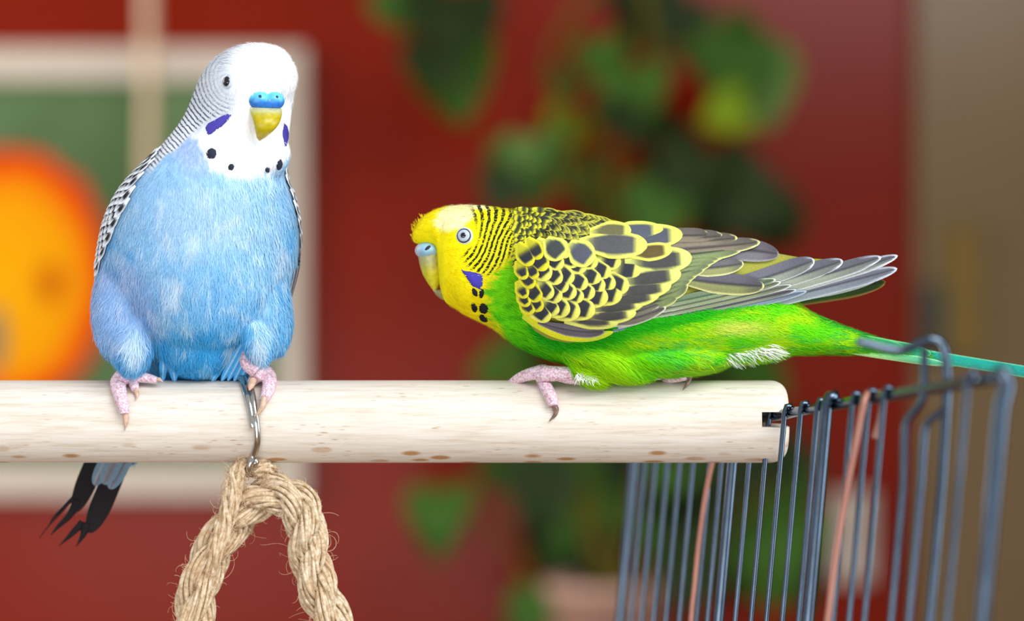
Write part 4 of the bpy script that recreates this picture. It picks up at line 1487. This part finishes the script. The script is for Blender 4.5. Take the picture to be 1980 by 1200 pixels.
gfoot2 = empty('foot', (0, 0, 0)); gfoot2.parent = gb
gfoot2.location = P(1290, 728, -.004) - gb.location
chain('leg', [tuple(P(1262, 700, -.004)), tuple(P(1290, 722, -.004)), tuple(P(1322, 727, -.005))], [.002, .0018, .0014], M['skin'], gfoot2)
chain('toe', [tuple(P(1290, 722, -.003)), tuple(P(1262, 726, -.005)), tuple(P(1252, 731, -.0055))], [.0015, .0013, .0009], M['skin'], gfoot2)
chain('toe', [tuple(P(1285, 728, -.002)), tuple(P(1300, 731, -.004)), tuple(P(1326, 727, -.0062))], [.0014, .0012, .0011], M['skin'], gfoot2)
chain('claw', [tuple(P(1328, 722, -.0055)), tuple(P(1333, 730, tY(740, .0008))), tuple(P(1329, 742, tY(744, .0007))), tuple(P(1321, 753, tY(753, .0004)))], [.0008, .0007, .0005, .0001], M['claw'], gfoot2)

# ------------------------------------------------------------------ blue budgerigar
bb = empty('blue_budgerigar', tuple(P(370, 736, 0)), 'blue and white parakeet perched upright facing forward above the rope', 'parakeet')
# py, left px, right px, centre depth mm, half depth mm
BP = np.array([
    (88.5, 490, 512, -6, 1.5), (92, 470, 534, -6, 4.0), (100, 449, 553, -6, 7.0), (115, 425, 566, -6, 9.6), (130, 410, 572, -6, 11.2), (150, 396, 576, -6, 12.4), (170, 387, 575, -6, 13.0), (190, 379, 572, -5.6, 13.4),
    (210, 371, 568, -5, 13.6), (235, 357, 565, -4.4, 13.8), (260, 338, 561, -3.8, 14.4), (285, 316, 556, -3.2, 15.4), (305, 300, 552, -2.8, 16.6), (325, 280, 549, -2.4, 17.8), (345, 260, 551, -2.0, 18.8), (370, 240, 560, -1.6, 19.8),
    (400, 223, 568, -1.2, 20.6), (430, 211, 573, -.8, 21.2), (460, 203, 575, -.2, 21.6), (490, 197, 574, .6, 21.8), (520, 192, 570, 1.6, 21.6), (550, 192, 562, 2.8, 21.0), (580, 198, 552, 4.2, 20.0), (610, 210, 540, 6.0, 18.6),
    (640, 226, 526, 8.0, 17.0), (670, 246, 510, 10.2, 15.2), (700, 264, 494, 12.4, 13.2), (730, 272, 476, 14.6, 11.6), (760, 266, 440, 16.8, 9.6), (800, 246, 380, 19.0, 7.6), (840, 226, 320, 20.6, 5.4), (880, 205, 262, 21.8, 3.4), (900, 200, 240, 22.2, 2.0)], float)
nr = 200; seg = 96
qz = np.linspace(0, 1, nr); qz = 88.5 + (900 - 88.5) * np.where(qz < .12, .12 * (qz / .12) ** 2 * .55 + 0 * qz, np.interp(qz, [.12, 1], [.12 * .55, 1]))
bl, br, bc, bd = [pchip(qz, BP[:, 0], BP[:, k]) for k in range(1, 5)]
th = np.linspace(0, 2 * np.pi, seg, endpoint=False)


def bsurf(theta, py, off=0.0):
    """point of the body surface; theta 0 = image right, pi = image left, 3pi/2 = towards camera"""
    l_, r__, c_, d_ = [np.interp(py, qz, a) for a in (bl, br, bc, bd)]
    cx = (l_ + r__) / 2; w_ = (r__ - l_) / 2
    X = (cx - 990 + w_ * sgn(np.cos(theta), .93)) * D0 / F + off * MMM * np.cos(theta)
    Y = MMM * (c_ + d_ * sgn(np.sin(theta), .93) + off * np.sin(theta))
    Z = CZ + (600 - py) * D0 / F + 0 * theta
    return np.stack(np.broadcast_arrays(X, Y, Z), -1)


TH, PYg = np.meshgrid(th, qz)
Vb = bsurf(TH, PYg).reshape(-1, 3)
Fb = []
for i in range(nr - 1):
    for j in range(seg):
        k = (j + 1) % seg
        Fb.append((i * seg + j, (i + 1) * seg + j, (i + 1) * seg + k, i * seg + k))
Fb.append(tuple(range(seg))); Fb.append(tuple((nr - 1) * seg + j for j in range(seg))[::-1])
mb = MB().add(Vb, Fb)
S_ = D0 / F


def lobe(px, py, Y, rx, ry, rz, rot=0):
    V_, F_ = ellipsoid(P(px, py, Y * MMM), (rx * S_, ry * MMM, rz * S_), Matrix.Rotation(math.radians(rot), 3, 'Y'), 32, 20)
    mb.add(V_, F_)


# white bib cheeks, brow, thighs, belly
lobe(440, 292, -10.5, 66, 7.0, 50, 12); lobe(522, 296, -10.0, 40, 6.4, 46, -6)
lobe(514, 150, -9.5, 62, 9.0, 56); lobe(500, 235, -9.0, 58, 8.0, 60)
lobe(240, 580, -3.5, 60, 9.0, 118, 6); lobe(258, 668, -7.5, 38, 6.8, 58, 6)
lobe(518, 580, -2.0, 44, 9.0, 106, -10); lobe(497, 656, -6.5, 28, 6.4, 50, -8)
lobe(388, 490, -6.0, 158, 16.0, 190); lobe(385, 618, 0.5, 106, 14.0, 112)
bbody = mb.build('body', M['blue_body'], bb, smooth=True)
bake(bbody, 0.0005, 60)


def bpx(p):
    d = D0 + np.minimum(p[:, 1], 0.0)
    return 990 + p[:, 0] / d * F, 600 - (p[:, 2] - CZ) / d * F


def wing_front_x(y):
    """picture x where the barred wing gives way to the blue flank"""
    return np.interp(y, [200, 235, 262, 290, 300, 320, 345, 370, 400, 430, 460, 490, 520, 550], [372, 378, 364, 338, 318, 300, 285, 272, 256, 240, 226, 214, 202, 180])


def bcolor(p, n):
    x, y = bpx(p)
    p0 = p
    wv = np.stack([vnoise(p0 * 210, 21), vnoise(p0 * 210, 22), vnoise(p0 * 210, 23)], 1) - .5
    p = (p0 + wv * .009) @ np.array([[.8, .36, -.48], [0, .8, .6], [.6, -.48, .64]])
    n1 = vnoise(p * np.array([90, 90, 140]), 11); n2 = vnoise(p * np.array([330, 330, 160]), 12); n3 = vnoise(p0 * np.array([1400, 1400, 350]), 13)
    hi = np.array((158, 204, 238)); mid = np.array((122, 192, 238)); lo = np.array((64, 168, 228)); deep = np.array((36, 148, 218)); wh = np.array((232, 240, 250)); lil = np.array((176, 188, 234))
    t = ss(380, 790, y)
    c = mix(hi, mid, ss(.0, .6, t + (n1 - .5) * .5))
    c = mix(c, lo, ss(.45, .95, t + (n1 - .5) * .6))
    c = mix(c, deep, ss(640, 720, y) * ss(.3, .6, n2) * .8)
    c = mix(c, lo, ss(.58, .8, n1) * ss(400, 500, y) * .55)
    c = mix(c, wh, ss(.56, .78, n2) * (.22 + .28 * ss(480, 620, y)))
    n4 = vnoise(p0 * np.array([600, 600, 300]) + wv * 3, 14)
    c = mix(c, wh, ss(.55, .8, n4) * .4 * ss(300, 420, y))
    c = mix(c, deep, ss(.45, .2, n4) * .25 * ss(450, 600, y))
    c = mix(c, wh, ss(90, 30, np.hypot((x - 400) * .7, (y - 420))) * .2)
    c = mix(c, lil, ss(75, 25, np.hypot(x - 385, (y - 285))) * .6)
    c = mix(c, lil, ss(110, 40, np.hypot((x - 230), (y - 590) * .8)) * .5)
    c = mix(c, wh, ss(34, 10, np.hypot((x - 262), (y - 668) * .6)) * .7)
    c = mix(c, wh, ss(24, 8, np.hypot((x - 498), (y - 672) * .5)) * .7)
    c = c * (0.97 + .06 * n3[:, None])
    # white head and scalloped bib
    yb = np.interp(x, [330, 380, 395, 410, 440, 470, 500, 520, 545, 560, 580], [250, 262, 300, 328, 338, 342, 340, 338, 322, 300, 280])
    wk = ss(12, -10, y - yb + (n3 - .5) * 20)
    c = mix(c, (250, 251, 253), wk)
    gx_ = np.interp(y, [88, 100, 130, 165, 200, 225, 250], [470, 452, 450, 456, 462, 448, 410])
    gr = ss(14, -22, x - gx_) * ss(270, 240, y - (x - 380) * -.3)
    c = mix(c, (206, 212, 220), gr * wk)
    wx = wing_front_x(y)
    c = mix(c, (226, 232, 240), ss(8, -4, x - wx) * ss(190, 240, y) * ss(345, 315, y))
    c = mix(c, (150, 176, 206), (n[:, 1] > .3) * .6)
    return lin(np.clip(c, 0, 255))


def bphase(p):
    x, y = bpx(p)
    r = np.hypot((x - 452) * 1.0, (y - 150) * .92)
    ph = 2 * np.pi * r / 7.6
    gx_ = np.interp(y, [88, 100, 130, 165, 200, 225, 250], [470, 452, 450, 450, 458, 446, 410])
    a = ss(4, -20, x - gx_) * ss(18, 46, r)
    lim = np.interp(x, [340, 372, 395, 420, 445], [262, 258, 236, 226, 214])
    a = a * ss(4, -5, y - lim)
    a = a * (.35 + .65 * ss(30, 95, r))
    a2 = ss(8, -4, x - wing_front_x(y)) * ss(215, 245, y) * ss(345, 315, y)
    right = ss(560, 568, x) * ss(195, 205, y) * ss(262, 240, y) * .7
    return ph, np.maximum(np.maximum(a, a2 * .9), right)


Vv, Nn = mesh_np(bbody)
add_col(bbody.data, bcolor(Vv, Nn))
ph, am = bphase(Vv)
add_f(bbody.data, 'phase', ph); add_f(bbody.data, 'amp', am)
bbvh = bvh_of(bbody)


def bflow(p, n):
    x, y = bpx(p)
    f = np.zeros_like(p); f[:, 2] = -1.0
    f[:, 0] = (x - 420) / 400 * ss(300, 520, y) * .6
    f[:, 1] = .15
    up = ss(190, 110, y)
    f[:, 2] = f[:, 2] * (1 - up) + up * .2
    f[:, 0] += -up * .6
    return f


def bdens(p, n):
    x, y = bpx(p)
    _, a = bphase(p)
    return (1 - .92 * np.clip(a, 0, 1)) * np.where((np.hypot(x - 515, y - 225) < 52), .12, 1) * np.where(n[:, 1] > .5, .25, 1) * np.where(np.hypot(x - 440, y - 158) < 16, 0, 1) * np.where(y < 330, .8, 1)


def blen(p, n):
    x, y = bpx(p)
    return 0.0011 + 0.0016 * ss(300, 420, y) + 0.0010 * ss(520, 640, y)


fluff('body_fluff', bbody, 130000, bcolor, bflow, blen, bdens, 0.00016, 0.09, bb, M['fluff'])


# ---- wings: barred feathers laid over the flanks, from the front edge round to the back
def bfeather(parent, th0, py0, th1, py1, w_, colf, off, lift, name='wing_feather', nu=7, nv=12, point=.55):
    """vane from (theta0, py0) to (theta1, py1) on the body surface, width in px"""
    v = np.linspace(0, 1, nv); u = np.linspace(-1, 1, nu)
    Ug, Vg = np.meshgrid(u, v)
    k = 1 - point
    wp = np.maximum(.03, np.minimum(1, .4 + 1.2 * v) * np.where(v > k, np.sqrt(np.clip(1 - ((v - k) / (1 - k)) ** 2, 0, 1)), 1))
    R_ = 170.0
    ax = np.array([(th1 - th0) * R_, py1 - py0]); Ln = np.hypot(*ax); ax = ax / Ln; pn = np.array([-ax[1], ax[0]])
    lat = Ug * wp[:, None] * w_ * .5
    tt = th0 + (ax[0] * Ln * Vg + pn[0] * lat) / R_
    yy = py0 + ax[1] * Ln * Vg + pn[1] * lat
    V = bsurf(tt, yy, off + lift * Vg + .25 * (1 - Ug ** 2)).reshape(-1, 3)
    e = np.minimum(w_ * .5 * wp[:, None] * (1 - np.abs(Ug)), (1 - Vg) * Ln * .9)
    col = lin(colf(Ug, Vg, e, Ln, w_).reshape(-1, 3))
    Fc = [(i * nu + j, i * nu + j + 1, (i + 1) * nu + j + 1, (i + 1) * nu + j) for i in range(nv - 1) for j in range(nu - 1)]
    return mk(name, V, Fc, M['feather'], parent, col=col)


def bshell(side):
    n, m = 40, 14
    V = []
    for y in np.linspace(300, 880, n):
        f_ = np.interp(y, [300, 350, 400, 460, 520, 560, 880], [.40, .62, .66, .48, .2, -.0, -.1]) - (.7 if side > 0 else 0)
        t0 = math.pi + f_; t1 = math.pi * .62
        t = np.linspace(t0, t1, m)
        if side > 0: t = math.pi - t
        e = np.sin(np.pi * np.linspace(0, 1, m)) ** .5
        V.append(bsurf(t, np.full(m, y), .15 + .5 * e - .8 * (1 - e)))
    V = np.concatenate(V)
    Fc = [(i * m + j, i * m + j + 1, (i + 1) * m + j + 1, (i + 1) * m + j) for i in range(n - 1) for j in range(m - 1)]
    return mk('wing', V, Fc, M['feather'], bb, col=np.tile(lin((70, 76, 88)), (len(V), 1)))


WHT = np.array((232, 238, 246)); BLK = np.array((30, 30, 36))


def c_bar(u, v, e, Ln, wpx):
    c = np.broadcast_to(WHT, u.shape + (3,))
    c = mix(c, BLK, ss(.30, .40, v) * ss(.78, .68, v) * ss(1.0, .8, np.abs(u)))
    return c


for side in (-1, 1):
    wg = bshell(side)
    r_ = random.Random(21 + side)
    row = 0
    for y in np.arange(300, 560, 13):
        f_ = np.interp(y, [300, 320, 350, 400, 460, 500, 530, 560], [.42, .55, .64, .68, .52, .36, .20, .02])
        f_ += .10 if side < 0 else -.62
        for k, df in enumerate(np.arange(0, 1.0, .115)):
            th0 = math.pi + f_ - df - (row % 2) * .057 + r_.uniform(-.012, .012)
            dth = -.13
            if side > 0:
                th0 = math.pi - th0 + math.pi - math.pi; dth = .13
            yy = y + r_.uniform(-2, 2) + 5 * k * .35
            sz = np.interp(y, [300, 420, 560], [24, 30, 34])
            bfeather(wg, th0, yy - sz * .55, th0 + dth, yy + sz * .75, sz * .86, c_bar, .55 + .004 * k, .55, 'covert_feather', nu=5, nv=9) if k < 5 else None
        row += 1
    # long flight feathers folded down the flank
    for k in range(7):
        th0 = math.pi + .10 - .13 * k
        th1 = math.pi - .25 - .16 * k
        if side > 0: th0, th1 = math.pi - th0, math.pi - th1
        bfeather(wg, th0, 520 - 8 * k, th1, 860 - 10 * k, 46, c_long((72, 74, 84), (200, 206, 214), 2.4, (96, 98, 108)), .5 + .1 * k, .3, 'flight_feather', nv=24, point=.25)

# ---- tail below and behind the perch
def c_black(u, v, e, Ln, wpx):
    c = np.broadcast_to(np.array((30, 28, 30.)), u.shape + (3,))
    return mix(c, (52, 96, 160), ss(.5, .95, -u) * ss(.45, .2, v) * .9)


def c_grey(u, v, e, Ln, wpx):
    c = mix(np.broadcast_to(np.array((118, 112, 118.)), u.shape + (3,)), (112, 140, 160), ss(.0, .6, np.abs(u)))
    return mix(c, (206, 206, 210), ss(1.6, .6, np.abs(u * wpx * .5 - 3)) * .5)


td = lambda Y0: (lambda px, py: np.full(np.shape(px), (Y0) * MMM))
for b_, t_, w_, cf_, Y0, pt, bdn in (((245, 770), (143, 990), 40, c_black, 17.5, .3, 3), ((270, 790), (172, 1030), 42, c_black, 17.0, .25, -2),
                                ((255, 800), (182, 938), 30, c_grey, 15.6, .25, 0), ((265, 800), (200, 936), 34, c_grey, 15.0, .2, 0), ((285, 800), (212, 945), 32, c_grey, 15.8, .25, 0)):
    feather('tail_feather', bb, b_, t_, w_, cf_, td(Y0), lay=0, lift=.3, bend=bdn, camber=.4, nv=26, point=pt, root=.7)
# frayed tail tips
def fray(pts, w_, Y0):
    p = catmull([tuple(P(x, y, Y0 * MMM)) for x, y in pts], 14)
    V_, F_ = tube(p, np.linspace(w_ * S_ * .5, .00008, 14), 6, squash=.25); 
    o = mk('tail_tip', V_, F_, M['feather'], bb, col=np.tile(lin((30, 28, 30)), (len(V_), 1)))


fray([(152, 965), (135, 995), (112, 1018), (98, 1034)], 20, 17.2); fray([(148, 950), (122, 985), (95, 1015), (76, 1040)], 6, 17.4)
fray([(160, 1010), (140, 1030), (128, 1042), (114, 1055)], 16, 16.8); fray([(168, 1010), (162, 1030), (156, 1042), (147, 1056)], 20, 16.6); fray([(138, 965), (118, 985), (103, 1000), (96, 1012)], 8, 17.6)

# ---- head of the blue bird (turned a little to the image right)
YAW = math.radians(24)
fw = Vector((math.sin(YAW), -math.cos(YAW), -0.12)).normalized()
rt = Vector((math.cos(YAW), math.sin(YAW), 0)).normalized()
upv = rt.cross(fw).normalized()
if upv.z < 0: upv = -upv


def fpt(px, py):
    h, nn = hit(bbvh, px, py)
    return h


c0 = fpt(515, 196) + fw * -0.0004
# cere: two nostril lobes
mbc = MB()
for s_, r1 in ((-1, 1.0), (1, 1.0)):
    V_, F_ = ellipsoid(c0 + rt * (s_ * 0.0019) + upv * 0.0002, (0.0029, 0.0023, 0.0024), None, 32, 20); mbc.add(V_, F_)
V_, F_ = ellipsoid(c0 - upv * 0.0003 - fw * .0003, (0.0030, 0.0022, 0.0020), None, 20, 14); mbc.add(V_, F_)
cer2 = mbc.build('cere', M['cere'], bb, smooth=True)
Vc, _ = mesh_np(cer2)
rel = np.array([(Vector(v) - c0).dot(upv) for v in Vc])
add_col(cer2.data, lin(mix(np.array((36, 110, 200)), np.array((96, 196, 238)), ss(-.0006, .0013, rel))))
for s_ in (-1, 1):
    q_ = c0 + rt * (s_ * 0.0022) + upv * 0.0012 + fw * 0.0020
    V_, F_ = ellipsoid(q_, (0.00042, 0.0003, 0.00045), None, 14, 8); mk('nostril', V_, F_, M['nostril'], cer2)
# beak: curved shield, hooked tip pointing down
tip = P(502, 272, c0.y - 0.0022)
rg = []
for i in range(12):
    f = i / 11
    c = c0 + upv * (-.0016) + (tip - (c0 + upv * (-.0016))) * f + fw * (0.0030 * math.sin(math.pi * min(1, f * 1.02)) - .0002)
    wd = 0.0041 * (1 - f ** 1.5) ** .75 + 0.00012
    dp = 0.0030 * (1 - f ** 1.6) + 0.00015
    rg.append((c, rt * wd, fw * dp))
loft(rg, 'beak', M['beak'], bb, lambda f, t: mix(np.array((196, 196, 150)), np.array((184, 166, 2)), ss(.04, .28, f)) if f < .9 else (166, 146, 6))
eye_n = Vector((-.72, -.68, .10)).normalized()
h_, n_ = hit(bbvh, 441, 158)
q = eye_n.to_track_quat('Z', 'Y').to_matrix()
V_, F_ = ellipsoid(h_, (0.0018, 0.0018, 0.0007), q); e2 = mk('eye', V_, F_, M['eye_ring'], bb)
V_, F_ = ellipsoid(h_ + eye_n * .0004, (0.0013, 0.0013, 0.0008), q); mk('pupil', V_, F_, M['pupil'], e2)
patch('cheek_patch', bbvh, [(396, 247), (402, 238), (414, 232), (428, 224), (440, 219), (449, 221), (442, 232), (434, 240), (428, 246), (418, 252), (408, 260), (400, 262)], M['fluff'], bb, col=(74, 66, 160), lift=.0005)
patch('cheek_patch', bbvh, [(549, 236), (555, 242), (558, 255), (557, 270), (554, 284), (550, 284), (547, 266), (547, 250)], M['fluff'], bb, col=(66, 56, 146), lift=.0004)
for k, (x, y, rx, ry, an) in enumerate([(409, 297, 10, 11, 0), (447, 323, 6, 7, 20), (517, 328, 4.5, 5.5, 0), (540, 318, 5, 11, 15)]):
    patch('throat_spot', bbvh, blob(x, y, rx, ry, an, jit=.05, seed=30 + k), M['fluff'], bb, col=(42, 48, 62), lift=.0007)

# ---- feet of the blue bird
f1 = empty('foot', (0, 0, 0)); f1.parent = bb; f1.location = P(245, 720, -.006) - bb.location
chain('leg', [tuple(P(272, 690, -.007)), tuple(P(262, 708, -.0075)), tuple(P(245, 722, -.0075))], [.0020, .0022, .0024], M['skin'], f1)
chain('toe', [tuple(P(250, 718, -.0072))] + [tuple(P(x, y, tY(y, .0015))) for x, y in ((230, 738), (232, 762), (238, 785), (241, 800))], [.0023, .0022, .0018, .0015, .0011], M['skin'], f1, n=34)
chain('claw', [tuple(P(x, y, tY(y, .0007))) for x, y in ((240, 790), (243, 805), (243, 818), (241, 832))], [.0009, .0008, .0005, .0001], M['claw_pale'], f1)
chain('toe', [tuple(P(256, 718, -.0068))] + [tuple(P(x, y, tY(y, .0012))) for x, y in ((258, 738), (261, 752))], [.0018, .0015, .0010], M['skin'], f1)
chain('claw', [tuple(P(x, y, tY(y, .0006))) for x, y in ((260, 748), (264, 758), (265, 766), (262, 773))], [.0008, .0007, .0004, .0001], M['claw_pale'], f1)
chain('toe', [tuple(P(258, 726, -.006)), tuple(P(282, 730, -.0062)), tuple(P(304, 735, -.0068))], [.0017, .0013, .0009], M['skin'], f1)
chain('claw', [tuple(P(300, 733, -.0068)), tuple(P(308, 733, -.0072)), tuple(P(315, 738, -.0074))], [.0006, .0005, .0001], M['claw_pale'], f1)
f2 = empty('foot', (0, 0, 0)); f2.parent = bb; f2.location = P(500, 720, -.006) - bb.location
chain('leg', [tuple(P(483, 680, -.007)), tuple(P(480, 700, -.0075)), tuple(P(498, 716, -.0075))], [.0020, .0021, .0022], M['skin'], f2)
chain('toe', [tuple(P(494, 714, -.0075))] + [tuple(P(x, y, tY(y, .0016))) for x, y in ((516, 724), (521, 742), (515, 762), (509, 775))], [.0022, .0021, .0019, .0015, .0011], M['skin'], f2, n=34)
chain('claw', [tuple(P(x, y, tY(y, .0022))) for x, y in ((511, 768), (508, 784), (501, 796), (491, 805))], [.0009, .0008, .0005, .0001], M['claw_pale'], f2)
chain('toe', [tuple(P(506, 722, -.007))] + [tuple(P(x, y, tY(y, .0022))) for x, y in ((494, 730), (487, 738))], [.0019, .0016, .0012], M['skin'], f2)
chain('claw', [tuple(P(x, y, tY(y, .0026))) for x, y in ((489, 735), (485, 746), (482, 754))], [.0011, .0009, .0002], M['claw_pale'], f2)

# loose blue feathers beside the right thigh
c_bl = lambda u, v, e, Ln, wpx: mix(np.broadcast_to(np.array((70, 160, 220.)), u.shape + (3,)), np.array((190, 214, 244)), ss(.35, .0, np.abs(u)) * .8)
for b_, t_, w_ in (((484, 672), (452, 738), 14), ((488, 676), (464, 740), 12), ((478, 664), (440, 737), 14), ((470, 660), (428, 737), 16), ((440, 664), (410, 738), 20), ((330, 664), (338, 738), 20), ((318, 668), (314, 738), 16)):
    feather('flank_feather', bb, b_, t_, w_, c_bl, lambda px, py: np.interp(py, [660, 740], [-.0085, -.0015]) * np.ones(np.shape(px)), lay=0, lift=.2, point=.5, nv=14, nu=7)
